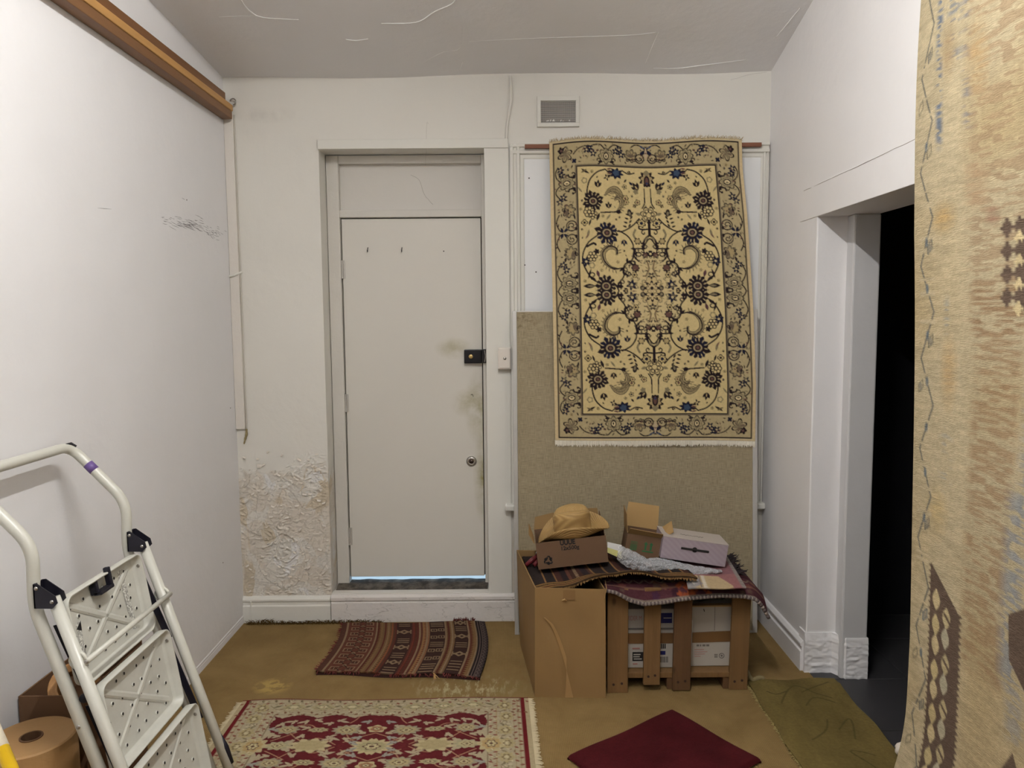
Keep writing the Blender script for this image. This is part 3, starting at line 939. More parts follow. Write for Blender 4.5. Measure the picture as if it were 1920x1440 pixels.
def rug_mesh(name, K, surf, mat, parent=None, org=(0, 0, 0), thick=0.008, back=None):
    """K: (rows, cols, 3) colours; surf(u, v) -> point for u across, v down the chart; closed with a rim and a back"""
    ny, nx = K.shape[:2]
    if parent is not None:
        org = ORG[parent.name]
    org = Vector(org)
    U, V = np.meshgrid(np.linspace(0, 1, nx), np.linspace(0, 1, ny))
    X, Y, Z = surf(U, V)
    P = np.stack([X, Y, Z], -1)
    du = np.gradient(P, axis=1)
    dv = np.gradient(P, axis=0)
    N = np.cross(du, dv)
    N /= np.linalg.norm(N, axis=-1, keepdims=True) + 1e-12
    if back is not None and (N * np.array(back)).sum() > 0:      # back: rough direction of the rug's back
        N = -N
    # N is the face side; rim + back are an inner copy on a coarse grid
    front = P.reshape(-1, 3)
    s = 6
    iu = sorted(set(list(range(0, nx, s)) + [nx - 1]))
    iv = sorted(set(list(range(0, ny, s)) + [ny - 1]))
    B = (P - N * thick)[np.ix_(iv, iu)]
    # back grid points lie on the boundary only every s knots; rim uses the same spacing
    nf = len(front)
    verts = np.concatenate([front, B.reshape(-1, 3)]) - np.array(org)
    i = np.arange(nx - 1)
    j = np.arange(ny - 1)
    I, J = np.meshgrid(i, j)
    a = (J * nx + I).ravel()
    quads = np.stack([a, a + 1, a + nx + 1, a + nx], 1)
    bw, bh = len(iu), len(iv)
    I2, J2 = np.meshgrid(np.arange(bw - 1), np.arange(bh - 1))
    b = (nf + J2 * bw + I2).ravel()
    bq = np.stack([b, b + bw, b + bw + 1, b + 1], 1)
    rim = []
    for k in range(bw - 1):
        for row_f, row_b in ((0, 0), (ny - 1, bh - 1)):
            rim.append((row_f * nx + iu[k], row_f * nx + iu[k + 1], nf + row_b * bw + k + 1, nf + row_b * bw + k))
    for k in range(bh - 1):
        for cf, cb_ in ((0, 0), (nx - 1, bw - 1)):
            rim.append((iv[k] * nx + cf, iv[k + 1] * nx + cf, nf + (k + 1) * bw + cb_, nf + k * bw + cb_))
    q = np.concatenate([quads, bq, np.array(rim)])
    me = bpy.data.meshes.new(name)
    me.vertices.add(len(verts))
    me.vertices.foreach_set('co', verts.astype(np.float32).ravel())
    me.loops.add(len(q) * 4)
    me.loops.foreach_set('vertex_index', q.astype(np.int32).ravel())
    me.polygons.add(len(q))
    me.polygons.foreach_set('loop_start', np.arange(0, len(q) * 4, 4, dtype=np.int32))
    me.update(calc_edges=True)
    ca = me.color_attributes.new('knots', 'FLOAT_COLOR', 'POINT')
    bc = K[np.ix_(iv, iu)].reshape(-1, 3) * 0.7
    cols = np.concatenate([K.reshape(-1, 3), bc])
    cols = np.concatenate([cols, np.ones((len(cols), 1))], 1)
    ca.data.foreach_set('color', cols.astype(np.float32).ravel())
    me.polygons.foreach_set('use_smooth', np.ones(len(q), bool))
    me.materials.append(mat)
    o = bpy.data.objects.new(name, me)
    COL.objects.link(o)
    ORG[o.name] = org
    if parent is not None:
        o.parent = parent
    else:
        o.location = org
    return o

def fringe(name, pts, dirs, length, rnd, mat, parent, r=0.0016, spread=0.3, per=1):
    mb = MB()
    for q, d in zip(pts, dirs):
        q, d = Vector(q), Vector(d)
        for _ in range(per):
            L = length * rnd.uniform(0.75, 1.12)
            e = Vector((rnd.uniform(-1, 1), rnd.uniform(-1, 1), rnd.uniform(-1, 1))) * spread * L
            mb.tube([q, q + d * L * 0.5 + e * 0.4, q + d * L + e], [r, r * 1.1, r * 0.5], 4)
    o = mb.build(name, mat, parent)
    o['kind'] = 'stuff'
    return o

NAVY, INK, BLUE, OLIVE, RUST = (34, 35, 54), (40, 32, 36), (50, 64, 96), (138, 126, 98), (108, 78, 70)
# ------------------------------------------------------------------ cream floral rug hung over the window
def cream_chart():
    GR, BG = (214, 193, 141), (184, 167, 128)
    c = Cv(80, 121, 150, 227, BG)
    F = 57.0
    rnd = random.Random(5)
    # edge cord, outer guard line
    c.rect(77.2, 80, 0, 121, (214, 192, 150))
    c.rect(0, 80, 0, 2.0, (206, 188, 150))
    c.rect(76.1, 77.0, 2.2, 121, INK)
    c.rect(0, 77, 2.2, 3.1, INK)
    # field
    c.rect(0, F + 2.0, 20.6, 121, (120, 108, 88))
    c.rect(0, F + 1.0, 21.6, 121, INK)
    c.rect(0, F, 22.4, 121, GR)
    def eye(x, y, g, s=1.0, rot=0.0):
        c.rose(x, y, 7.0 * s, 8, 0.28, INK, rot)
        c.rose(x, y, 6.3 * s, 8, 0.28, OLIVE, rot)
        c.rose(x, y, 5.6 * s, 8, 0.30, g, rot)
        c.rose(x, y, 4.6 * s, 8, 0.2, OLIVE, rot)
        c.ell(x, y, 3.5 * s, 3.0 * s, g)
        c.ell(x, y, 2.5 * s, 3.2 * s, INK, rot)
        c.ell(x, y, 1.6 * s, 2.2 * s, (226, 206, 160), rot)
        c.ell(x, y + 0.3, 0.6 * s, 1.2 * s, INK, rot)
    def star(x, y, s=1.0, col=NAVY, n=5, rot=0.3):
        for k in range(n):
            a = rot + 2 * PI * k / n
            c.leaf(x, y, 3.6 * s, 1.7 * s, a, col)
        c.ell(x, y, 0.8 * s, 0.8 * s, (206, 186, 140))
    def pale(x, y, s=1.0, rot=0.0):
        c.rose(x, y, 5.9 * s, 7, 0.32, INK, rot)
        c.rose(x, y, 5.2 * s, 7, 0.35, OLIVE, rot)
        c.rose(x, y, 4.0 * s, 7, 0.4, (176, 156, 114), rot)
        for k in range(5):
            c.leaf(x, y + 1.5 * s, 5 * s, 1.3 * s, rot - PI / 2 + (k - 2) * 0.5, (110, 96, 80))
        c.leaf(x - 4 * s, y + 2.5 * s, 5 * s, 1.5 * s, 0.2 + rot, INK)
        c.leaf(x + 4 * s, y + 2.5 * s, 5 * s, 1.5 * s, PI - 0.2 + rot, INK)
    def tend(pts, w=0.75, col=INK):
        return c.curve(pts, w * 1.25, col)
    def swirl(x, y, r, a0, turn, w=0.8, col=INK):
        P = [(x + (r * (1 - 0.75 * k / 14)) * math.cos(a0 + turn * k / 14), y + (r * (1 - 0.75 * k / 14)) * math.sin(a0 + turn * k / 14)) for k in range(15)]
        c.line(P, w, col)
    # side border (outer edge at the right of the quarter chart)
    XB = 67
    tend([(73, 22), (75, 26), (74, 31), (70, 35), (74, 39), (75, 43), (72, 47)])
    tend([(73, 60), (75.2, 66), (73, 72), (70, 74.5), (73, 77), (75.2, 83), (73, 89)])
    tend([(73, 100), (75.4, 106), (73.5, 112), (71, 115), (73.5, 118), (75, 121)])
    for (x, y) in ((XB - 1, 35), (XB - 1, 115)):
        eye(x, y, BG, 1.0, PI / 2)
        swirl(61, y - 7, 3.6, 0, 5.2, 0.9)
        swirl(61, y + 7, 3.6, 0, -5.2, 0.9)
        c.ell(60, y - 5, 1.2, 1.6, INK); c.ell(60, y + 5, 1.2, 1.6, INK)
    for (x, y) in ((71, 24), (70, 28), (69, 46), (72, 49.5), (70.5, 100), (68, 104), (69, 127)):
        star(x, y, 0.95, NAVY, 5, rnd.uniform(0, 1))
    pale(65, 57, 1.0, PI / 2)
    pale(64, 91, 1.0, -PI / 2)
    # butterfly
    for s in (-1, 1):
        c.leaf(70, 74.5, 8, 2.4, PI + s * 0.75, NAVY)
        c.leaf(70, 74.5, 5, 2.2, s * 1.2, NAVY)
        c.ell(63, 74.5 + s * 5.4, 4.6, 4.4, INK)
        c.ell(63, 74.5 + s * 5.4, 3.7, 3.5, BG)
        swirl(63, 74.5 + s * 5.4, 2.8, 0, s * 5, 0.8)
        c.ell(59.5, 74.5 + s * 3, 1.1, 1.4, INK)
    c.leaf(72, 74.5, 9, 1.6, PI, (190, 170, 130))
    for k in range(80):
        x, y = rnd.uniform(60, 75), rnd.uniform(23, 121)
        c.leaf(x, y, rnd.uniform(1.8, 3.8), 1.0, rnd.uniform(0, 6.3), rnd.choice([INK, OLIVE, OLIVE, INK, RUST]))
    # end border
    YBd = 12
    tend([(44, 5.5), (38, 5), (35, 7.5), (32.5, 10.5), (30, 7.5), (26, 5), (21, 6.5)])
    tend([(12, 6), (9, 4.2), (5, 4.6), (1.5, 7), (0, 9.5)])
    tend([(60, 12), (56, 8), (50, 6), (44, 6.5)], 0.7)
    eye(33, 14, BG, 0.95)
    for s in (-1, 1):
        swirl(33 + s * 6.6, 17.5, 2.8, PI / 2, s * 4.8, 0.9)
        c.ell(33 + s * 4.8, 18.6, 1.8, 1.0, INK)
    for (x, y) in ((46.5, 8), (43.5, 12), (22, 8.5), (20.5, 12.5), (25, 10), (49, 9)):
        star(x, y, 0.95, NAVY, 5, rnd.uniform(0, 1))
    pale(12.5, 13, 0.95)
    for s in (-1, 1):
        c.leaf(0, 8, 7.5, 3.0, PI / 2 - s * 0.85, NAVY)
        c.leaf(0, 7, 6, 1.8, -PI / 2 + s * 1.15, BLUE)
        c.ell(5.2 * s, 15, 3.9, 3.9, INK)
        c.ell(5.2 * s, 15, 3.0, 3.0, BG)
        swirl(5.2 * s, 15, 2.4, 0, s * 5, 0.8)
    c.leaf(0, 6, 10, 2.2, PI / 2, (190, 168, 140))
    # corner flower
    c.rose(67, 12, 6.6, 6, 0.45, INK, 0.4)
    c.rose(67, 12, 5.4, 6, 0.5, BG, 0.4)
    for k in range(6):
        c.leaf(67, 12, 5, 2.2, k * 1.05 + 0.3, OLIVE if k % 2 else (120, 104, 84))
    c.rose(70, 8.6, 3.0, 5, 0.4, INK); c.ell(70, 8.6, 1.0, 1.0, RUST)
    c.rose(59.5, 17.5, 2.2, 4, 0.5, NAVY, 0.7)
    for k in range(55):
        x, y = rnd.uniform(1, 70), rnd.uniform(4, 19.5)
        c.leaf(x, y, rnd.uniform(1.6, 3.2), 0.95, rnd.uniform(0, 6.3), rnd.choice([INK, OLIVE, OLIVE, RUST]))
    # ---------------- field, one quarter (x = distance from the long axis)
    def palm(x, y, s=1.0, rot=0.0, dark=NAVY):
        n = 13
        rq = random.Random(int(x * 10 + y))
        c.rose(x, y, 8.0 * s, n, 0.16, dark, rot)
        for k in range(n):                        # ragged ring of lobed leaves
            a = rot + 2 * PI * k / n
            q = rq.uniform(0.85, 1.2)
            c.leaf(x + 2.5 * s * math.cos(a), y + 2.5 * s * math.sin(a), 7.0 * s * q, 4.6 * s, a + rq.uniform(-0.15, 0.15), dark if k % 3 else INK)
        for k in range(n):
            a = rot + 2 * PI * (k + 0.5) / n
            c.leaf(x + 4.9 * s * math.cos(a), y + 4.9 * s * math.sin(a), rq.uniform(2.2, 3.8) * s, 0.95 * s, a + rq.uniform(-0.35, 0.35), (196, 176, 132))
        c.ell(x, y, 4.3 * s, 3.9 * s, INK)
        c.ell(x, y, 3.5 * s, 3.1 * s, (170, 152, 116))
        c.ell(x, y, 2.3 * s, 2.1 * s, INK)
        c.ell(x, y, 1.3 * s, 1.2 * s, RUST)
    def bell(x, y, ang, s=1.0, col=INK):
        for k, l in ((-0.55, 4.6), (0, 5.6), (0.55, 4.6)):
            c.leaf(x, y, l * s, 2.0 * s, ang + k, col)
        c.leaf(x + 0.6 * math.cos(ang), y + 0.6 * math.sin(ang), 2.8 * s, 1.0 * s, ang, (190, 166, 118))
    def berries(x, y, s=1.0, n=7):
        pos = [(0, 0)] + [(2.6 * math.cos(k * 2 * PI / (n - 1)), 2.6 * math.sin(k * 2 * PI / (n - 1))) for k in range(n - 1)]
        for (a, b) in pos:
            c.ell(x + a * s, y + b * s, 1.6 * s, 1.6 * s, INK)
        for (a, b) in pos:
            c.ell(x + a * s, y + b * s, 0.95 * s, 0.95 * s, GR)
    def plume(pts, w, out, serr=1):
        P = c.curve(pts, w, INK, 6, (1.0, 0.25))
        c.curve(pts, w * 0.74, (176, 158, 116), 6, (1.0, 0.2))
        for k in range(1, len(P) - 1):
            dx, dy = P[k + 1][0] - P[k - 1][0], P[k + 1][1] - P[k - 1][1]
            a = math.atan2(dy, dx) - out
            c.leaf(P[k][0] - math.cos(a) * w * 0.30, P[k][1] - math.sin(a) * w * 0.30, w * 0.62, 0.55, a + 0.5, (92, 80, 66))
        for k in range(2, len(P) - 2, 2):
            dx, dy = P[k + 1][0] - P[k - 1][0], P[k + 1][1] - P[k - 1][1]
            a = math.atan2(dy, dx) + out
            c.leaf(P[k][0] + math.cos(a) * w * 0.2, P[k][1] + math.sin(a) * w * 0.2, w * 0.85, 0.9, a + 0.4, (120, 106, 80))
    def small(x, y, s=1.0, col=RUST, n=6):
        c.rose(x, y, 2.9 * s, n, 0.35, INK)
        c.rose(x, y, 2.1 * s, n, 0.35, (208, 186, 132))
        c.ell(x, y, 1.0 * s, 1.0 * s, col)
    # vines
    tend([(34, 24.5), (41, 27), (47, 33), (49.5, 41), (49, 46)], 0.9)
    tend([(34, 24.5), (30, 28)], 0.8)
    tend([(20, 25), (15, 27.5), (10, 26.5)], 0.8); bell(13, 27, -0.4, 0.6)
    tend([(8, 63), (14, 69), (22, 73.5), (28, 73)], 0.9)
    tend([(42, 77), (50, 83), (54.5, 92), (54, 101), (48, 112)], 0.9)
    tend([(25, 73), (18, 77), (14, 83), (13.5, 88)], 0.9)
    tend([(39, 59), (30, 58.4), (24, 58)], 0.9)
    tend([(51, 86), (46, 83.5), (44, 84.5)], 1.3)
    tend([(30, 104), (22, 102.5), (19, 100)], 0.9)
    # plants
    c.rose(25, 27.5, 5.6, 8, 0.4, NAVY, 0.2, 1.15, 0.85, True); c.rose(25, 27, 2.8, 5, 0.3, (66, 82, 104))
    for k in range(4):
        c.leaf(33, 24.5 + k * 1.5, 5, 1.3, PI + 0.2 - k * 0.12, INK if k % 2 else RUST)
    star(33, 31, 0.8, INK, 4)
    bell(41, 39, -1.75, 1.15, INK); c.rose(51.5, 33.5, 2.6, 5, 0.3, OLIVE); c.rose(51.5, 33.5, 1.7, 5, 0.3, GR)
    c.leaf(53.5, 43, 6, 1.5, -0.9, OLIVE); c.leaf(41, 43.5, 4, 0.9, 0.4, INK)
    palm(45, 50, 0.88, 0.2, INK)
    berries(48.5, 58.5, 1.15, 8); berries(45, 61, 0.9, 6); c.leaf(47, 64, 6, 1.6, 1.2, INK); c.leaf(40, 59, 7, 2.2, 1.2, INK)
    small(52.5, 67, 1.0, INK, 4)
    plume([(35, 45), (31, 41), (26, 40), (22, 44), (20.5, 50)], 4.6, -PI / 2)
    plume([(26, 58), (22.5, 54), (21.5, 49), (25, 46.5), (27, 49)], 4.2, -PI / 2)
    c.ell(24.5, 58, 2.0, 1.6, INK)
    small(18.5, 47, 1.0); small(17.6, 50, 0.8)
    bell(32.5, 55.5, -1.6, 1.0, INK)
    c.leaf(31, 60, 6, 1.6, 0.9, OLIVE)
    # long axis tree
    c.rose(0, 31, 7.0, 9, 0.35, INK, PI / 2, 1, 1, True); c.rose(0, 31.5, 4.8, 7, 0.3, (176, 154, 112), PI / 2)
    c.leaf(0, 24, 5, 5, PI / 2, OLIVE)
    c.ell(0, 33, 2.4, 4.6, INK); c.ell(0, 33, 1.3, 3.2, RUST); c.ell(0, 34.5, 0.7, 1.0, BLUE)
    bell(7.5, 40, -0.9, 1.35, INK); c.rose(9.5, 41.5, 2.2, 5, 0.3, OLIVE); c.leaf(12, 36.5, 4, 2, -0.8, NAVY)
    tend([(2.5, 39), (2.6, 47), (3, 51), (5, 54.5)], 0.8)
    small(8.6, 50, 0.9, RUST, 5); bell(10, 52, 0.6, 0.6, INK)
    c.leaf(2, 55, 3, 2, -PI / 2, OLIVE)
    c.rose(0, 60, 7.2, 7, 0.30, INK, PI / 2); c.rose(0, 60, 6.2, 7, 0.34, GR, PI / 2)
    for k in range(7):
        c.ell(3.4 * math.cos(PI / 2 + k * 0.898), 60 + 3.4 * math.sin(PI / 2 + k * 0.898), 1.6, 1.6, INK)
        c.ell(3.4 * math.cos(PI / 2 + k * 0.898), 60 + 3.4 * math.sin(PI / 2 + k * 0.898), 1.0, 1.0, GR)
    c.leaf(6, 60, 5, 2.4, -0.3, OLIVE)
    small(6.2, 66.5, 1.35, NAVY, 7)
    tend([(0, 64), (0, 76)], 1.5); tend([(0, 71), (4, 71.5), (8, 71), (8.5, 69.5)], 1.0); swirl(4.6, 74, 2.2, -PI / 2, 5, 0.9)
    tend([(0, 76), (3, 78.5), (5, 82), (5.2, 87)], 1.3); c.leaf(1, 77, 5, 1.8, 0.9, OLIVE)
    tend([(11, 80), (13, 76), (11.5, 72)], 1.3, OLIVE)
    c.rose(10, 81, 3.0, 6, 0.4, INK); c.rose(10, 81, 2.0, 6, 0.4, (184, 162, 116))
    # leaf spray, palmette, bud
    for k in range(4):
        c.leaf(18 - k * 0.8, 70 - k * 3.2, 3.6, 1.5, -0.3, INK); c.leaf(17 - k * 0.8, 70 - k * 3.2, 3.6, 1.5, -2.2, INK)
    c.ell(15.5, 58.5, 1.8, 3.0, INK, 0.2); c.ell(15.5, 59, 0.9, 1.7, OLIVE, 0.2)
    palm(34.5, 75, 1.02, 0.1)
    bell(21, 80, 1.6, 1.0, NAVY)
    c.leaf(50.5, 79, 7, 2.0, -1.8, OLIVE); c.leaf(52, 80, 5, 1.2, -2.1, (120, 90, 80))
    star(52, 98, 1.25, NAVY, 6); berries(47, 94, 1.05, 7); c.rose(43.5, 90, 2.4, 5, 0.4, INK); c.rose(47.5, 101, 2.8, 6, 0.3, OLIVE); c.rose(47.5, 101, 1.9, 6, 0.3, GR)
    c.leaf(51, 112, 9, 1.6, -1.9, INK)
    # C-shaped plume
    plume([(27, 103.5), (33, 102), (37.5, 97), (38, 90.5), (33, 86.5), (27.5, 88), (27.5, 92)], 4.2, PI / 2)
    tend([(27, 103.5), (33, 102), (37.6, 97), (38.4, 90.5), (33, 85.6), (27, 87.4), (26.8, 92)], 0.8)
    # medallion
    MX, MY = 26.0, 37.0
    def med(k):
        pts = []
        for i in range(60):
            a = -PI / 2 + PI * i / 59
            rr = 1.0 + 0.06 * math.cos(12 * a)
            ca, sa = abs(math.cos(a)), abs(math.sin(a))
            rad = 1.0 / max(1e-6, (ca ** 1.45 + sa ** 1.45)) ** (1 / 1.45)
            pts.append((k * MX * math.cos(a) * rr * rad, 118 + k * MY * math.sin(a) * rr * rad))
        return pts
    c.poly(med(0.95) + [(0, 160), (0, 80)], (210, 190, 142))
    Pm = med(1.0)
    c.line(Pm, 1.1, INK)
    for k in range(3, 57, 3):
        x, y = Pm[k]
        a = math.atan2((y - 118) / MY, x / MX)
        c.leaf(x, y, 4.6, 1.7, a + (1.1 if k % 2 else -1.1), INK)
        c.leaf(x, y, 4.0, 1.5, a + (1.9 if k % 2 else -1.9), INK)
        c.leaf(x, y, 3.4, 1.2, a + PI + 0.6, (110, 98, 76))
        swirl(x - 2.2 * math.cos(a), y - 2.2 * math.sin(a), 2.0, a, 4.6 * (1 if k % 2 else -1), 0.8)
    for (x, y) in ((9, 91), (14, 98), (18, 107)):
        swirl(x, y, 2.6, 0, 5.2, 1.0)
    c.rose(4, 92, 3.0, 6, 0.4, INK); c.rose(4, 92, 1.8, 6, 0.4, RUST); c.rose(0, 91, 2.8, 5, 0.4, INK); c.ell(0, 91, 1.0, 1.0, GR)
    tend([(3, 97), (1.8, 103), (4.6, 109)], 1.0, (130, 108, 80))
    c.rose(12.5, 102.5, 3.5, 8, 0.25, INK); c.rose(12.5, 102.5, 2.6, 8, 0.25, RUST)
    small(13.5, 108, 0.9, INK, 6)
    for k in range(4):
        c.leaf(9 + k * 1.5, 98 - k, 4, 1.2, -0.9 - k * 0.2, INK)
    star(16, 116, 1.35, NAVY, 6); bell(19, 120, 0.2, 0.8, INK); c.leaf(12, 121, 6, 1.4, 0.1, RUST)
    c.rose(0, 118, 9.5, 10, 0.25, OLIVE); c.rose(0, 118, 8.6, 10, 0.25, (204, 182, 134))
    c.rose(0, 118.5, 6.2, 8, 0.55, INK); c.rose(0, 118.5, 4.4, 8, 0.55, (208, 186, 140)); c.ell(0, 118.5, 1.4, 1.4, INK)
    c.ell(7.4, 118.5, 2.0, 2.0, INK); c.ell(7.4, 118.5, 1.1, 1.1, OLIVE)
    star(0, 108.5, 0.9, INK, 5)
    for k in range(60):
        x, y = rnd.uniform(1, 19), rnd.uniform(93, 120)
        c.leaf(x, y, rnd.uniform(2, 3.6), 0.8, rnd.uniform(0, 6.3), rnd.choice([OLIVE, (150, 132, 92), INK, OLIVE, (96, 82, 70)]))
    # side palmette of the medallion
    palm(36.5, 117.5, 0.95, 0.0, INK)
    for s in (-1, 1):
        c.leaf(42, 117.5 + s * 7, 6, 2.6, s * 1.3, (90, 60, 66))
        c.leaf(44, 117.5 + s * 3, 7, 2.2, s * 0.8, INK)
    c.leaf(45, 117.5, 10, 3.6, 0, INK); c.leaf(46, 117.5, 6, 1.6, 0, OLIVE)
    c.leaf(27.5, 117.5, 5, 3.0, PI, INK)
    swirl(47, 109, 3, 0.5, -5, 0.9)
    c.leaf(54, 24, 8, 1.8, 2.6, INK); c.leaf(49, 24.4, 6, 1.6, 0.5, (110, 96, 72))
    # small leaves and buds wherever the ground is still bare
    gl = np.array(lin(*GR)); bl = np.array(lin(*BG)); ml = np.array(lin(210, 190, 142))
    for k in range(900):
        x, y = rnd.uniform(0.5, 75), rnd.uniform(4, 121)
        i, j = int(x / 80 * c.nx), int(y / 121 * c.ny)
        rad = 11 if k < 500 else 7
        blk = c.a[max(0, j - rad):j + rad, max(0, i - rad):i + rad]
        infield = x < F - 1 and y > 24
        g0 = gl if np.allclose(c.a[min(j, c.ny - 1), min(i, c.nx - 1)], gl, atol=1e-3) else (ml if infield else bl)
        if blk.size == 0 or np.abs(blk - g0).max() > 0.02:
            continue
        a = rnd.uniform(0, 6.3)
        s = 1.0 if rad > 8 else 0.62
        q = rnd.random()
        if q < 0.35:
            small(x, y, 0.75 * s, rnd.choice([RUST, NAVY, INK]), 5)
        elif q < 0.7:
            bell(x, y, a, 0.62 * s, rnd.choice([INK, NAVY, INK]))
        else:
            c.leaf(x - 1.6 * s * math.cos(a), y - 1.6 * s * math.sin(a), 3.6 * s, 1.5 * s, a, rnd.choice([OLIVE, INK, (120, 104, 78)]))
    K = c.knots()
    return mirror4(K)
KC = cream_chart()
# a broad, uneven tone change between the dyed wool lots
rugc = thing('hanging_rug', 'cream and navy floral Persian style rug hanging over the boarded window', 'rug', (0.78, 4.09, 1.06))
RT, RB = 2.690, 1.075
def cream_surf(U, V):
    XLf = 0.219 + 0.022 * V
    XRt = 1.258 + 0.012 * np.minimum(1, V * 4) + 0.067 * np.clip((V - 0.1) * 1.4, 0, 1) ** 0.9
    X = XLf + (XRt - XLf) * U
    top = RT + 0.010 * np.sin(U * 9.0) * (1 - V) + 0.014 * np.sin(PI * U) * (1 - V)
    Z = top - V * (RT - RB) - 0.012 * V * U - 0.01 * np.sin(U * 7) * V * 0.3
    # hangs from the rail, over the top of the leaning board, then free
    Y = 4.138 - 0.075 * np.clip(V / 0.56, 0, 1) ** 1.2 - 0.012 * np.clip((V - 0.56) / 0.44, 0, 1)
    Y = Y - 0.010 * (1 + np.sin(U * 8.2 + V * 3.0)) * (0.25 + 0.75 * V) * 0.6 - 0.008 * np.exp(-((U - 0.98) / 0.05) ** 2)
    return X, Y, Z
M_rug_c = rug_material('wool pile cream rug', 300, 0.5, 0.13)
rug_mesh('pile', KC, cream_surf, M_rug_c, rugc, thick=0.009, back=(0, 1, 0))
M_cot = simple('cotton fringe', (232, 226, 212), 0.95, 0.15, 120, spec=0.1)
rnd = random.Random(8)
n = 230
us = (np.arange(n) + 0.5) / n
X, Y, Z = cream_surf(us, np.ones(n))
fringe('fringe', [(x, y + 0.004, z + 0.006) for x, y, z in zip(X, Y, Z)], [(0, 0, -1)] * n, 0.036, rnd, M_cot, rugc, 0.0028, 0.10, 3)
X, Y, Z = cream_surf(us, np.zeros(n))
fringe('fringe', [(x, y + 0.004, z - 0.004) for x, y, z in zip(X, Y, Z)], [(0.1, -0.25, 0.6)] * n, 0.016, rnd, simple('top fringe', (196, 180, 150), 0.95, spec=0.1), rugc, 0.0016, 0.75, 3)

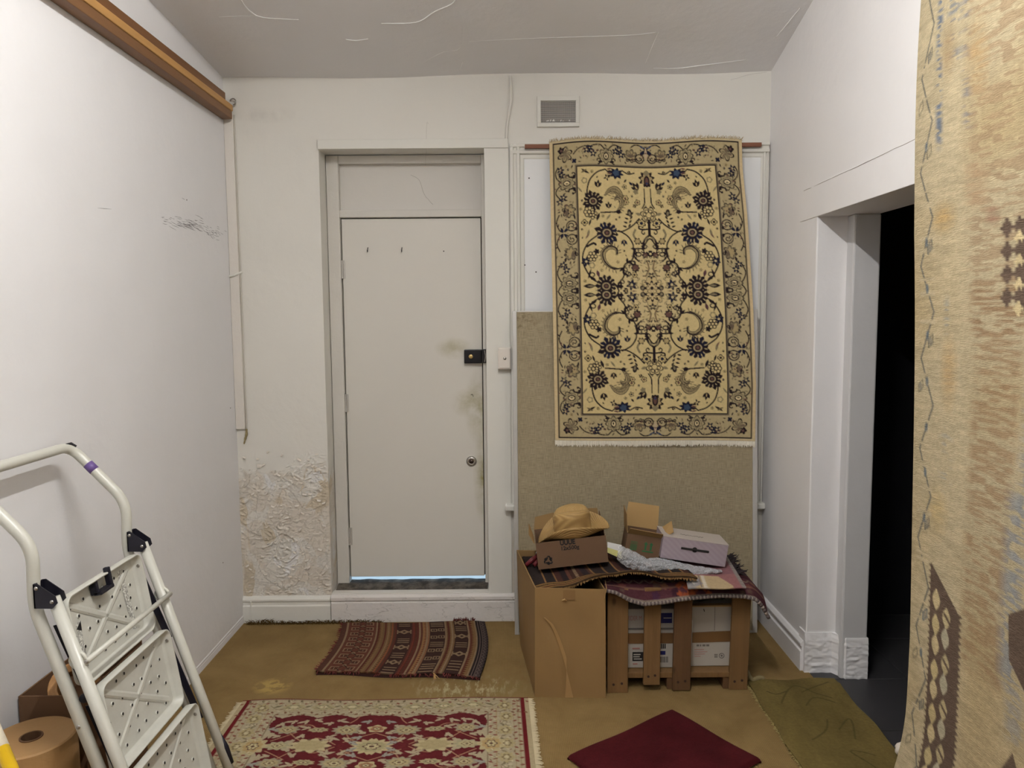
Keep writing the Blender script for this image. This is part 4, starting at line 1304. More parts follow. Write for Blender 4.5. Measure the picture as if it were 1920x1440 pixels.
# ------------------------------------------------------------------ red and ivory rug on the floor
def red_chart():
    IV, RED, SAGE, GOLD, DK = (184, 169, 136), (104, 30, 34), (162, 152, 122), (184, 166, 118), (104, 74, 58)
    c = Cv(65, 41, 190, 130, IV)
    rnd = random.Random(2)
    c.rect(62.3, 65, 0, 41, (186, 168, 128))
    c.rect(61.0, 63.0, 0, 41, (116, 24, 28))
    c.rect(0, 65, 0, 0.8, (110, 28, 30))
    # guard lines of the border
    for q, col in ((1.2, (170, 150, 112)), (3.2, (170, 150, 112)), (10.6, (176, 150, 104)), (14.2, (140, 120, 92))):
        c.rect(0, 61 - q, q, q + 0.35, col)
        c.rect(60.6 - q, 61 - q, q, 41, col)
    for k in range(24):
        c.leaf(2.5 + k * 2.9, 2.9, 2.2, 1.2, -1.2 + 2.0 * (k % 2), (142, 84, 62) if k % 2 else (120, 104, 74))
        c.leaf(1.5 + k * 2.9, 13.2, 2.2, 1.2, -1.2 + 2.0 * (k % 2), (132, 90, 62))
        c.leaf(59.0, 3 + k * 2.6, 2.2, 1.2, 0.3 + 2.2 * (k % 2), (142, 84, 62))
        c.leaf(48.6, 13 + k * 2.6, 2.2, 1.2, 0.3 + 2.2 * (k % 2), (142, 80, 62))
    def pal(x, y, r, n=9, sx=1.3, sy=1.0, a=SAGE, b=GOLD, rot=0.0):
        c.rose(x, y, r, n, 0.28, a, rot, sx, sy, True)
        c.rose(x, y, r * 0.66, n, 0.2, b, rot, sx, sy)
        c.rose(x, y, r * 0.42, 6, 0.4, DK, rot, sx, sy)
        c.rose(x, y, r * 0.33, 6, 0.4, (206, 190, 140), rot, sx, sy)
        c.ell(x, y, r * 0.12 * sx, r * 0.12, DK)
    for (x, y) in ((0, 7), (14, 7), (27, 7), (40, 7)):
        c.rose(x, y, 3.6, 8, 0.3, (180, 164, 120), 0, 1.5, 0.9); c.rose(x, y, 2.4, 6, 0.4, (150, 140, 104), 0, 1.5, 0.9); c.rose(x, y, 1.5, 6, 0.3, (210, 194, 150), 0, 1.5, 0.9)
        c.leaf(x + 5, y - 1.5, 5, 1.2, 0.5, (122, 110, 78)); c.curve([(x + 3, y + 1), (x + 7, y + 2.4), (x + 10.5, y - 1)], 0.5, (150, 134, 98))
    for (x, y) in ((54, 8), (54.5, 18), (54, 30), (54.5, 41)):
        c.rose(x, y, 3.4, 8, 0.3, (184, 166, 118), 0, 1, 1.3); c.rose(x, y, 2.0, 6, 0.4, (140, 120, 82), 0, 1, 1.3); c.ell(x, y, 1.0, 1.4, (210, 194, 150))
        c.curve([(x, y + 4), (x - 2.5, y + 6.5), (x + 1, y + 8.5)], 0.5, (140, 124, 92)); c.leaf(x - 2, y + 6, 4, 1.1, 1.2, (130, 116, 84))
    # scalloped red field
    edge = []
    for k in range(49):
        x = 46.5 * k / 48
        edge.append((x, 14.2 + 2.9 * (1 - abs(math.sin(x * 0.20 + 0.9))) + 0.6 * abs(math.sin(x * 1.3))))
    side = []
    for k in range(30):
        y = 18 + 26 * k / 29
        side.append((46.6 - 3.2 * (1 - abs(math.sin(y * 0.19 + 0.35)))  - 0.5 * abs(math.sin(y * 1.9)), y))
    c.poly(edge + side + [(0, 44)], RED)
    for k in range(500):                         # abrash: streaky dye lots in the red
        x, y = rnd.uniform(0, 46), rnd.uniform(15, 41)
        j, i = int(y / 41 * c.ny), int(x / 65 * c.nx)
        blk = c.a[j:j + 3, i:i + rnd.randint(2, 9)]
        red = blk[..., 0] > blk[..., 1] * 6
        blk[red] *= rnd.uniform(0.75, 1.3)
    VN = (176, 130, 96)
    for pts in (((0, 30), (5, 33), (9, 36), (12, 38)), ((12, 22), (10, 19), (9, 16)), ((24, 30), (28, 24), (34, 24)), ((15, 40), (20, 36), (24, 35)), ((33, 30), (38, 34), (42, 37)), ((12, 31), (10, 35), (6, 38)), ((36, 30), (33, 34), (30, 37))):
        c.curve(pts, 0.55, VN)
    pal(0, 41, 6.6, 15, 1.4, 1.0, (200, 180, 132), (176, 164, 118))
    pal(25, 41, 6.4, 9, 1.4, 0.95, (200, 182, 134), (196, 174, 116)); c.leaf(31, 41, 7, 6, 0, (196, 180, 136)); c.rose(25, 41, 4.4, 9, 0.2, GOLD, 0, 1.5, 0.95)
    for k in range(9):
        a = 2 * PI * k / 9
        c.ell(25 + 7.6 * math.cos(a), 41 + 4.7 * math.sin(a), 0.8, 0.55, DK)
    pal(38.2, 41, 4.4, 9, 1.3, 0.85, (176, 166, 128), (190, 176, 128))
    pal(48, 41, 6.2, 9, 1.0, 1.2, (196, 178, 130), (190, 160, 104))
    pal(12.5, 28, 4.9, 11, 1.35, 0.9); pal(37.5, 27.5, 4.5, 9, 1.25, 0.9)
    pal(0, 26.5, 3.4, 5, 1.3, 1.0, (196, 178, 130), (170, 120, 84), PI / 2)
    pal(24.5, 28, 3.2, 8, 1.5, 0.7, (182, 168, 122), (160, 150, 110))
    for (x, y, a, l) in ((6, 33.5, 0.3, 4), (5, 30, -0.6, 3.4), (19, 34, 2.7, 6), (17, 35, 0.4, 5), (30, 32.5, 0.9, 4), (31, 20, 0.5, 4.5), (17, 20, 2.8, 5), (20, 22, 0.2, 4),
                         (4, 20, 0.3, 4), (27, 19, 2.5, 4), (36, 20, 0.2, 5), (41, 22, 0.9, 4), (43, 31, 1.4, 4), (40, 33, -0.4, 4), (33, 37, 0.4, 3.5), (12, 35, 2.2, 4), (45, 27, 2.9, 4), (8, 24, 0.1, 4), (9, 38, 2.6, 4), (29, 26, -0.3, 5)):
        col = (184, 168, 134) if rnd.random() < 0.75 else (158, 156, 142)
        c.leaf(x, y, l, 1.6, a, col); c.leaf(x, y, l * 0.7, 1.3, a + 1.0, col); c.rose(x, y, 1.1, 5, 0.4, col)
    for k in range(420):                         # fine ivory patina in the border
        x, y = rnd.uniform(0, 60), rnd.uniform(1, 41)
        if y < 14 or x > 47:
            c.leaf(x, y, rnd.uniform(0.8, 2.2), 0.45, rnd.uniform(0, 6.3), rnd.choice([(150, 134, 96), (170, 152, 112), (128, 112, 80), (220, 204, 166), (140, 96, 70)]))
    K = c.knots()
    g = K.mean(axis=-1, keepdims=True)
    return mirror4((K * 0.88 + g * 0.12) * 0.86)
KR = red_chart()
redr = thing('floor_rug', 'red floral rug with wide ivory border and fringed ends lying on the matting', 'rug', (-0.585, 2.87, 0.0))
def red_surf(U, V):
    X = -1.232 + 1.300 * U + 0.028 * V * (U - 0.2)
    Y = 3.268 + 0.010 * U - 0.735 * V + 0.006 * np.sin(U * 9)
    Z = 0.012 + 0.0015 * np.sin(U * 17 + V * 5) + 0.006 * np.exp(-(V / 0.02) ** 2) * (0.5 + 0.5 * np.sin(U * 12))
    return X, Y, Z
rug_mesh('pile', KR, red_surf, rug_material('wool pile red rug', 300, 0.5, 0.15), redr, thick=0.009, back=(0, 0, -1))
n = 120
vsn = (np.arange(n) + 0.5) / n
for u, dx in ((0, -1), (1, 1)):
    X, Y, Z = red_surf(np.full(n, float(u)), vsn)
    fringe('fringe', [(x - dx * 0.003, y, 0.008) for x, y in zip(X, Y)], [(dx, 0, -0.12)] * n, 0.030, rnd, simple('red rug fringe', (196, 182, 150), 0.95, spec=0.1), redr, 0.0024, 0.16, 2)

# ------------------------------------------------------------------ striped kilim mat in front of the door
def mat_chart():
    BR, DK, TAN, RU, LT = (82, 54, 42), (56, 38, 34), (112, 86, 58), (88, 46, 38), (134, 112, 86)
    c = Cv(83, 62, 300, 200, BR)
    rnd = random.Random(6)
    def stripes(x0, x1, cols):
        n = len(cols)
        for k, q in enumerate(cols):
            c.rect(x0 + (x1 - x0) * k / n, x0 + (x1 - x0) * (k + 1) / n, 0, 62, q)
    def teeth(x, col, d=1.1, step=2.0):
        for k in range(int(62 / step)):
            c.poly([(x - d, k * step), (x + d, k * step + step / 2), (x - d, k * step + step)], col)
    def hook(x, y, s, col):
        for a in (-1, 1):
            for b in (-1, 1):
                c.line([(x, y + b * s * 1.5), (x + a * s * 1.2, y + b * s * 0.3), (x + a * s * 2.2, y + b * s * 0.3), (x + a * s * 2.2, y + b * s * 1.3)], s * 0.45, col)
        c.line([(x - s, y), (x, y - s), (x + s, y), (x, y + s), (x - s, y)], s * 0.4, col)
    def boxm(x, y, s, col):
        c.line([(x - s, y - s), (x + s, y - s), (x + s, y + s), (x - s, y + s), (x - s, y - s)], 0.55, col)
        c.rect(x - s * 0.45, x + s * 0.45, y - s * 0.5, y + s * 0.5, DK); c.rect(x - 0.25, x + 0.25, y - s * 0.5, y + s * 0.5, col)
    c.rect(0, 3, 0, 62, (82, 52, 42)); c.rect(3, 4.2, 0, 62, LT)
    c.rect(4.2, 20, 0, 62, (94, 56, 44))
    for k in range(9):
        y = 3 + k * 7
        boxm(8, y, 1.9, LT); boxm(16.4, y, 1.9, LT)
        c.line([(12.2, y - 3.5), (15, y), (12.2, y + 3.5), (9.4, y), (12.2, y - 3.5)], 0.6, DK); c.ell(12.2, y + 3.5, 1.1, 1.1, LT)
    stripes(20, 32, [LT, RU, TAN, (120, 94, 62), TAN, RU, TAN, LT, BR, (128, 76, 50), BR, RU])
    teeth(22, (80, 40, 32)); teeth(28.5, (120, 94, 60))
    c.rect(32, 40.5, 0, 62, DK)
    for y in (2, 4.4, 22, 24.4, 26.8, 40, 42.4, 44.8, 56, 58.4, 61):
        c.rect(33, 39.6, y, y + 0.8, LT)
    hook(36.2, 13, 1.7, LT); hook(36.2, 33, 1.7, LT); hook(36.2, 50.5, 1.5, LT)
    stripes(40.5, 50.5, [RU, (116, 54, 42), BR, RU, LT, RU, TAN, RU, LT, (130, 92, 66)])
    teeth(43, (80, 40, 32)); teeth(48, (146, 108, 70))
    c.rect(50.5, 59, 0, 62, DK)
    for y in (2, 4.2, 6.4, 27, 29.2, 31.4, 52, 54.4, 56.8, 60):
        c.rect(51.2, 58.4, y, y + 0.8, LT)
    for y in (12, 21, 37, 46):
        boxm(52.8, y, 1.5, LT); boxm(57, y - 0.5, 1.5, LT)
    stripes(59, 64.5, [LT, TAN, RU, (120, 94, 62), LT, TAN])
    teeth(61.5, (84, 44, 34))
    c.rect(64.5, 72, 0, 62, DK)
    for y in (7, 9.4, 11.8, 27.5, 30, 32.4, 49, 52, 55, 58):
        c.rect(65.2, 71.4, y, y + 0.8, LT)
    hook(68.3, 19.5, 1.7, LT); hook(68.3, 41, 1.7, LT); hook(68.3, 2.5, 1.3, LT)
    stripes(72, 77, [LT, RU, TAN, (124, 98, 64), (120, 92, 60), LT])
    teeth(74.4, (90, 48, 36))
    c.rect(77, 83, 0, 62, (36, 30, 30))
    c.rect(78.2, 78.6, 0, 62, (110, 92, 84)); c.rect(79.4, 83, 0, 62, (62, 52, 50)); c.rect(79.5, 79.8, 0, 62, (110, 92, 84))
    for k in range(20):
        c.line([(80.4, 2 + k * 3.1), (81.6, 3.4 + k * 3.1), (80.4, 4.8 + k * 3.1)], 0.4, (100, 86, 80)); c.rect(82.3, 83, k * 3.1, k * 3.1 + 1.5, (30, 26, 26))
    return c.knots()
KM = mat_chart()
P00, P10, P01, P11 = onZ(642, 1168, 0.012), onZ(909, 1166, 0.012), onZ(592, 1256, 0.03), onZ(900, 1264, 0.03)
def mat_surf(U, V):
    def lerp(k):
        b = 0.03 * np.sin(PI * V) * (k == 0)
        return P00[k] * (1 - U) * (1 - V) + P10[k] * U * (1 - V) + P01[k] * (1 - U) * V + P11[k] * U * V + b
    X, Y = lerp(0), np.minimum(lerp(1), 4.168)
    Y = Y + 0.008 * np.sin(U * 11)
    Z = 0.013 + 0.014 * V + 0.004 * np.sin(U * 14 + V * 3) * V + 0.010 * np.exp(-((V) / 0.05) ** 2) * np.exp(-((U - 0.9) / 0.12) ** 2)
    return X, np.minimum(Y, 4.168), Z
km = thing('kilim_mat', 'small brown and rust striped kilim mat in front of the door', 'mat', (-0.58, 3.85, 0.0))
M_kil = rug_material('flat woven kilim', 330, 0.55, 0.18)
rug_mesh('weave', KM, mat_surf, M_kil, km, thick=0.010, back=(0, 0, -1))
# folded-under lower layer and loose threads
ly = MB()
n = 40
for k in range(n):
    u0, u1 = k / n, (k + 1) / n
    X, Y, Z = mat_surf(np.array([u0, u1]), np.array([1.0, 1.0]))
    ly.prism([(X[0], Y[0] + 0.004, 0.001), (X[1], Y[1] + 0.004, 0.001), (X[1], Y[1] + 0.004, Z[1] - 0.012), (X[0], Y[0] + 0.004, Z[0] - 0.012)], (0, 0.10, 0))
ly.build('folded_layer', simple('kilim underside', (58, 34, 32), 0.95, 0.3, 60), km)
pts, drs = [], []
rnd = random.Random(9)
for k in range(90):
    u = rnd.random()
    X, Y, Z = mat_surf(np.array([u]), np.array([1.0]))
    pts.append((X[0], Y[0], Z[0] - rnd.uniform(0.002, 0.01))); drs.append((rnd.uniform(-0.8, 0.8), -1, -0.3))
for k in range(70):
    v = rnd.random()
    X, Y, Z = mat_surf(np.array([0.0]), np.array([v]))
    pts.append((X[0], Y[0], Z[0] - 0.002)); drs.append((-1, rnd.uniform(-0.5, 0.5), 0.1))
for k in range(60):
    u = rnd.uniform(0.78, 0.93)
    X, Y, Z = mat_surf(np.array([u]), np.array([0.0]))
    pts.append((X[0], Y[0], Z[0])); drs.append((rnd.uniform(-0.4, 0.4), -0.2, 1.0))
fringe('loose_thread', pts, drs, 0.014, rnd, simple('rust wool', (104, 46, 42), 0.95, 0.3, 90), km, 0.0018, 0.5)
X, Y, Z = mat_surf(np.array([0.72]), np.array([1.0]))
fringe('tassel', [(X[0], Y[0], Z[0] - 0.004)] * 7, [(rnd.uniform(0.1, 0.9), -1, -0.3) for _ in range(7)], 0.035, rnd, simple('tan tassel', (176, 140, 90), 0.95), km, 0.0022, 0.1)

# ------------------------------------------------------------------ faded kilim hanging at the right
def faded_chart():
    W, H = 115.0, 300.0
    BS = (198, 183, 150)
    c = Cv(W, H, 250, 650, BS)
    rnd = random.Random(12)
    x2, y2 = np.meshgrid(c.x, c.y)
    def nz(sx, sy, seed):
        r = np.random.RandomState(seed)
        gx, gy = int(W / sx) + 3, int(H / sy) + 3
        g = r.rand(gy, gx)
        fx, fy = x2 / sx, y2 / sy
        ix, iy = fx.astype(int), fy.astype(int)
        tx, ty = fx - ix, fy - iy
        tx, ty = tx * tx * (3 - 2 * tx), ty * ty * (3 - 2 * ty)
        return (g[iy, ix] * (1 - tx) + g[iy, ix + 1] * tx) * (1 - ty) + (g[iy + 1, ix] * (1 - tx) + g[iy + 1, ix + 1] * tx) * ty
    streak = nz(4.2, 0.7, 1) * 0.68 + nz(9, 1.5, 2) * 0.32
    broad = nz(18, 26, 3)
    def blend(mask, col, op):
        m = (np.clip(mask, 0, 1) * op)[..., None]
        c.a[:] = c.a * (1 - m) + np.array(lin(*col)) * m
    blend((broad - 0.45) * 2.2, (186, 164, 120), 0.6)
    # faded colour bands along the length (x = distance from the visible selvedge)
    def band(x0, x1, y0, y1, soft=2.0):
        fx = np.clip((x2 - x0) / soft, 0, 1) * np.clip((x1 - x2) / soft, 0, 1)
        fy = np.clip((y2 - y0) / 5, 0, 1) * np.clip((y1 - y2) / 5, 0, 1)
        return fx * fy
    blend(band(24, 52, 30, 140, 5) * (streak > 0.52) , (152, 128, 100), 0.65)
    blend(band(26, 50, 120, 240, 4) * np.clip((streak - 0.4) * 5, 0, 1), (146, 118, 88), 0.7)
    blend(band(12, 17, 0, 82) * (streak > 0.50), (96, 112, 132), 0.9)
    blend(band(17, 26, 0, 60, 3) * (streak > 0.58), (112, 122, 132), 0.75)
    blend(band(24, 30, 20, 80, 3) * (streak > 0.60), (116, 124, 132), 0.7)
    blend(band(48, 60, 60, 250, 4) * (streak > 0.5), (134, 140, 146), 0.55)
    blend(band(15, 19, 125, 140) * (streak > 0.5), (118, 136, 146), 0.6)
    blend(band(13, 22, 165, 190, 4) * (streak > 0.6), (134, 140, 140), 0.5)
    blend(band(34, 44, 150, 156, 1) * (streak > 0.45), (128, 92, 58), 0.7)
    blend(band(44, 56, 178, 236, 4) * (streak > 0.48), (126, 138, 150), 0.55)
    for (x, y, rx, ry, col) in ((19, 52, 4, 9, (172, 144, 104)), (31, 58, 5, 12, (186, 158, 114)), (38, 14, 8, 12, (184, 152, 116)), (16, 102, 6, 5, (196, 160, 100)), (18, 150, 4, 12, (190, 158, 110)), (30, 94, 5, 8, (184, 156, 122)), (36, 104, 3, 3, (150, 108, 90)), (14, 195, 6, 9, (200, 176, 126))):
        blend(np.clip(1.3 - np.hypot((x2 - x) / rx, (y2 - y) / ry) * 1.1, 0, 1) * (0.35 + streak), col, 0.7)
    # zigzag with small triangles by the selvedge
    ZC = (120, 118, 108)
    y = -4.0
    sgn = 1
    while y < 300:
        c.curve([(7.5 - 3.4 * sgn, y), (7.5 + 3.4 * sgn, y + 15)] if sgn > 0 else [(7.5 + 3.4, y), (7.5 - 3.4, y + 15)], 0.75, ZC, 5)
        for _ in range(2):
            yy = y + rnd.uniform(2, 13)
            c.rect(3.5, 11.5, yy, yy + rnd.uniform(0.6, 1.8), BS)
        if rnd.random() < 0.8:
            xx = 6.5 - 2.6 * sgn
            c.line([(xx - 1.2, y + 9), (xx + 1.2, y + 7), (xx + 1.4, y + 9.6), (xx - 1.0, y + 11.5), (xx - 1.2, y + 9)], 0.45, rnd.choice([ZC, (104, 116, 124), (130, 124, 104)]))
            if rnd.random() < 0.5:
                c.ell(xx, y + 9.4, 1.0, 1.4, (120, 124, 120), op=0.6)
        if rnd.random() < 0.6:
            c.ell(7.5, y + 7.5, 0.8, 1.6, (96, 112, 124), op=0.7)
        y += 15
        sgn = -sgn
    # stepped dark brown crosses
    DB = (104, 88, 76)
    def stepped(x, y, s, col):
        for k, wd in enumerate((0.25, 0.6, 1.0, 0.6, 0.25)):
            c.rect(x - wd * s, x + wd * s, y + (k - 2.5) * s * 0.42, y + (k - 1.5) * s * 0.42, col)
    def crosses(x, y0, n, st, s):
        c.rect(x + 4.4, x + 8.8, y0 - st * 0.3, y0 + st * (n - 0.4), DB)
        for k in range(n):
            yy = y0 + k * st
            stepped(x, yy, s, DB)
            stepped(x + 4.4, yy, s, DB)
            stepped(x + 4.4, yy + st / 2, s * 0.75, (214, 196, 152))
            for q in range(3):
                c.rect(x + 8.6, x + 9.8, yy - st * 0.35 + q * st / 3, yy - st * 0.35 + (q + 0.5) * st / 3, DB)
    crosses(41, 108, 4, 6.4, 2.6)
    crosses(78, 40, 5, 6.4, 2.6)
    crosses(70, 190, 5, 6.4, 2.6)
    # feathered chevron band low down
    c.poly([(12, 212), (27, 224), (27, 300), (12, 300)], DB)
    for k in range(44):
        yy = 213 + k * 2.0
        c.poly([(10.8, yy), (12.4, yy - 0.8), (12.4, yy + 0.8)], DB)
        c.poly([(28.4, 224 + k * 2.0), (26.8, 223.2 + k * 2.0), (26.8, 224.8 + k * 2.0)], DB)
    for k in range(6):
        yy = 223 + k * 14.5
        for (a, b, col) in ((15.2, 0, (208, 190, 148)), (20.6, 4, (198, 182, 142)), (20.2, 10.5, (190, 182, 156)), (15.2, 8, (204, 186, 140))):
            c.leaf(a, yy + b - 3.4, 7, 4.0, PI / 2, col)
        c.line([(19.5, yy + 3), (23.5, yy + 6)], 1.0, DB)
    c.poly([(46, 262), (54, 250), (62, 262), (62, 300), (46, 300)], (112, 96, 82))
    c.poly([(50, 214), (60, 208), (60, 232), (51, 226)], DB)
    for k in range(4):
        c.leaf(52, 262 + k * 10, 6, 4, 0.6, (186, 174, 140))
    # weave streaks over everything
    c.a *= (0.74 + 0.42 * streak)[..., None]
    c.a *= (0.95 + 0.10 * nz(1.2, 0.5, 9))[..., None]
    return c.knots()
KF = faded_chart()
hk = thing('hanging_kilim', 'large faded beige flat-woven kilim hanging across the right-hand doorway', 'rug', (1.36, 2.0, 0.06))
def faded_surf(U, V):
    Z = 3.06 - 3.0 * V
    # selvedge wavers a little; the foot swings out into the room
    Y = 2.522 + 0.012 * np.sin(V * 11 + 0.5) - 0.055 * np.clip((V - 0.35) * 2.2, 0, 1) + 0.028 * np.clip((V - 0.88) / 0.12, 0, 1) ** 1.5 - 1.15 * U
    X = 1.362 - 0.012 * np.sin(U * 9 + V * 2) - 0.016 * np.sin(V * 7 + U * 4) - 0.040 * np.clip((V - 0.88) / 0.12, 0, 1) ** 2
    return X, Y, Z
M_fad = rug_material('faded flat weave', 120, 0.9, 0.14, (2.0, 0.45, 2.6))
rug_mesh('weave', KF, faded_surf, M_fad, hk, thick=0.004, back=(1, 0, 0))
MB().box(1.385, 1.4345, 1.3, 2.56, 3.035, 3.07).build('hanging_batten', M_oak, hk, bevel=0.003)
# ================================================================== burlap board leaning on the wall
def burlap():
    t = NT('burlap cloth')
    p = t.pos()
    n = t.noise(p, 4, 6, 0.65)
    col = t.mix(n, lin(158, 145, 118), lin(186, 172, 144))
    wx = t.noise(t.mapped(p, scale=(420, 1, 22)), 1, 2)
    wz = t.noise(t.mapped(p, scale=(22, 1, 420)), 1, 2)
    f = t.math('MULTIPLY', t.math('ADD', wx, wz), 0.5)
    col = t.mix(t.ramp(f, 0.35, 0.65), tuple(x * 0.6 for x in lin(164, 150, 122)), col)
    # old stains at the top left corner
    s = t.math('MULTIPLY', t.blob(p, (0.06, 4.1, 1.72), (0.12, 0.3, 0.08), 0.8), t.ramp(t.noise(p, 30, 4), 0.5, 0.6))
    col = t.mix(t.math('MULTIPLY', s, 0.6), col, lin(96, 80, 54))
    return t.done(col, 0.95, t.bump(f, 0.4, 0.003), spec=0.1)
bd = thing('burlap_board', 'tall burlap covered pinboard in a pale metal frame leaning behind the boxes', 'board', (0.69, 4.0, 0.0))
BY0, BY1, BZ = 3.990, 4.098, 1.782          # foot, head, height of the front face
lean = Matrix.Translation((0, BY0, 0)) @ Matrix.Rotation(-math.atan2(BY1 - BY0, BZ), 4, 'X')
HL = math.hypot(BZ, BY1 - BY0)
M_alu = simple('dull aluminium', (196, 194, 190), 0.4, 0.06, 20, metal=0.35)
MB(lean).box(0.034, 1.328, 0.002, 0.020, 0.012, HL - 0.006).build('cloth_panel', burlap(), bd)
MB(lean).box(0.012, 0.036, -0.004, 0.026, 0.0, HL).build('frame', M_alu, bd, bevel=0.003)
MB(lean).box(1.326, 1.352, -0.004, 0.026, 0.0, HL).build('frame', M_alu, bd, bevel=0.003)
MB(lean).box(0.036, 1.326, -0.002, 0.026, 0.0, 0.012).build('frame', M_alu, bd)
MB(lean).box(0.036, 1.326, 0.004, 0.026, HL - 0.006, HL).build('frame', M_alu, bd)

# ================================================================== folded step ladder leaning on the left wall
def lad_paint():
    t = NT('chipped ladder enamel')
    p = t.pos()
    c = lin(204, 203, 192)
    n = t.noise(p, 14, 5, 0.7)
    col = t.mix(n, tuple(x * 0.88 for x in c), c)
    ch = t.ramp(t.noise(p, 55, 6, 0.75), 0.70, 0.72)
    col = t.mix(t.math('MULTIPLY', ch, 0.85), col, lin(58, 54, 50))
    return t.done(col, 0.32, None, spec=0.5)
def tread_paint():
    t = NT('scuffed tread enamel')
    p = t.pos()
    c = lin(204, 203, 193)
    n = t.noise(p, 9, 6, 0.7)
    col = t.mix(t.ramp(n, 0.3, 0.75), tuple(x * 0.84 for x in c), c)
    col = t.mix(t.math('MULTIPLY', t.ramp(t.noise(p, 90, 4, 0.7), 0.72, 0.74), 0.7), col, lin(70, 66, 60))
    return t.done(col, 0.4, None, spec=0.45)
M_lad, M_trd = lad_paint(), tread_paint()
M_plast = simple('black plastic', (24, 23, 34), 0.4, 0.15, 20)
YA, YZ = 2.0, 2.5
xr = lambda z: -1.262 + 0.323 * (0.98 - z)
ld = thing('step_ladder', 'folded white three-step ladder with a tubular hoop handle leaning on the left wall', 'ladder', (-1.0, 2.25, 0.0))
def rear(z):
    return xr(z) - 0.062
hoop = fillet([(rear(0.02), YA, 0.02), (rear(0.86), YA, 0.86), (-1.318, YA, 0.96), (-1.312, YA, 1.13), (-1.492, YA, 1.322), (-1.492, YZ, 1.322), (-1.312, YZ, 1.13), (-1.318, YZ, 0.96), (rear(0.86), YZ, 0.86), (rear(0.02), YZ, 0.02)], 0.055, 7)
hp = MB().tube(hoop, 0.0165, 14).build('hoop_frame', M_lad, ld, smooth=True)
a, b = Vector((-1.312, YZ, 1.13)), Vector((-1.492, YZ, 1.322))
MB().tube([a.lerp(b, 0.56), a.lerp(b, 0.68)], 0.0172, 14).build('purple_tape', simple('purple tape', (104, 82, 140), 0.35), hp, smooth=True)
MB().tube([Vector((-1.488, YZ - 0.035, 1.332)), Vector((-1.480, YZ - 0.012, 1.332)), Vector((-1.468, YZ - 0.004, 1.322))], [0.004, 0.006, 0.004], 7).build('paint_chip', M_black, hp)
for y in (YA, YZ):
    rl = MB().tube([(xr(0.985), y, 0.985), (xr(0.02), y, 0.02)], 0.0165, 14).build('rail', M_lad, ld, smooth=True)
    for z in (0.62, 0.36):
        MB().lathe((rear(z), y - 0.0165, z), [(0.0002, 0.002), (0.005, 0.002), (0.0065, 0)], 12, (0, -1, 0)).build('rivet', M_chrome, hp, smooth=True)
    MB().tube([(xr(0.045), y, 0.045), (xr(0.0) + 0.002, y, 0.0)], [0.019, 0.022], 14).build('rubber_foot', M_plast, rl)
    MB().tube([(rear(0.045), y, 0.045), (rear(0.0), y, 0.0)], [0.019, 0.022], 14).build('rubber_foot', M_plast, hp)
    MB().tube([(xr(0.30) + 0.012, y + 0.004, 0.30), (xr(0.25) + 0.014, y + 0.004, 0.25), (xr(0.19) + 0.012, y + 0.004, 0.19)], [0.004, 0.011, 0.010], 10).build('bumper', M_plast, rl, smooth=True)
    # hinge bracket: a channel wrapped round hoop and rail
    q = [(-1.305, 1.030), (-1.294, 1.031), (-1.246, 0.996), (-1.241, 0.976), (-1.256, 0.961), (-1.305, 0.962)]
    br = MB().prism([(x, y - 0.021, z) for x, z in q], (0, 0.003, 0)).prism([(x, y + 0.018, z) for x, z in q], (0, 0.003, 0)).box(-1.305, -1.301, y - 0.021, y + 0.021, 0.962, 1.030).build('hinge_bracket', M_plast, ld)
    for (x, z) in ((-1.297, 1.018), (-1.256, 0.980)):
        MB().lathe((x, y - 0.021, z), [(0.0002, 0.003), (0.004, 0.003), (0.0055, 0)], 12, (0, -1, 0)).build('rivet', M_chrome, br, smooth=True)
# cross bar with eyes round the rails
zc = 0.805
cbx = xr(zc) + 0.026
bar = MB().tube([(cbx, YA - 0.004, zc), (cbx, YZ + 0.004, zc)], 0.0085, 12).build('cross_bar', M_lad, ld, smooth=True)
for y in (YA, YZ):
    e = MB().tube([(xr(zc) + 0.022 * math.cos(k), y, zc + 0.022 * math.sin(k)) for k in [j * 2 * PI / 16 for j in range(17)]], 0.0055, 8)
    e.build('eye_clamp', M_lad, bar, smooth=True)
    MB().lathe((cbx, y - 0.010, zc), [(0.0002, 0.002), (0.004, 0.002), (0.006, 0)], 12, (0, -1, 0)).build('screw', M_chrome, bar)

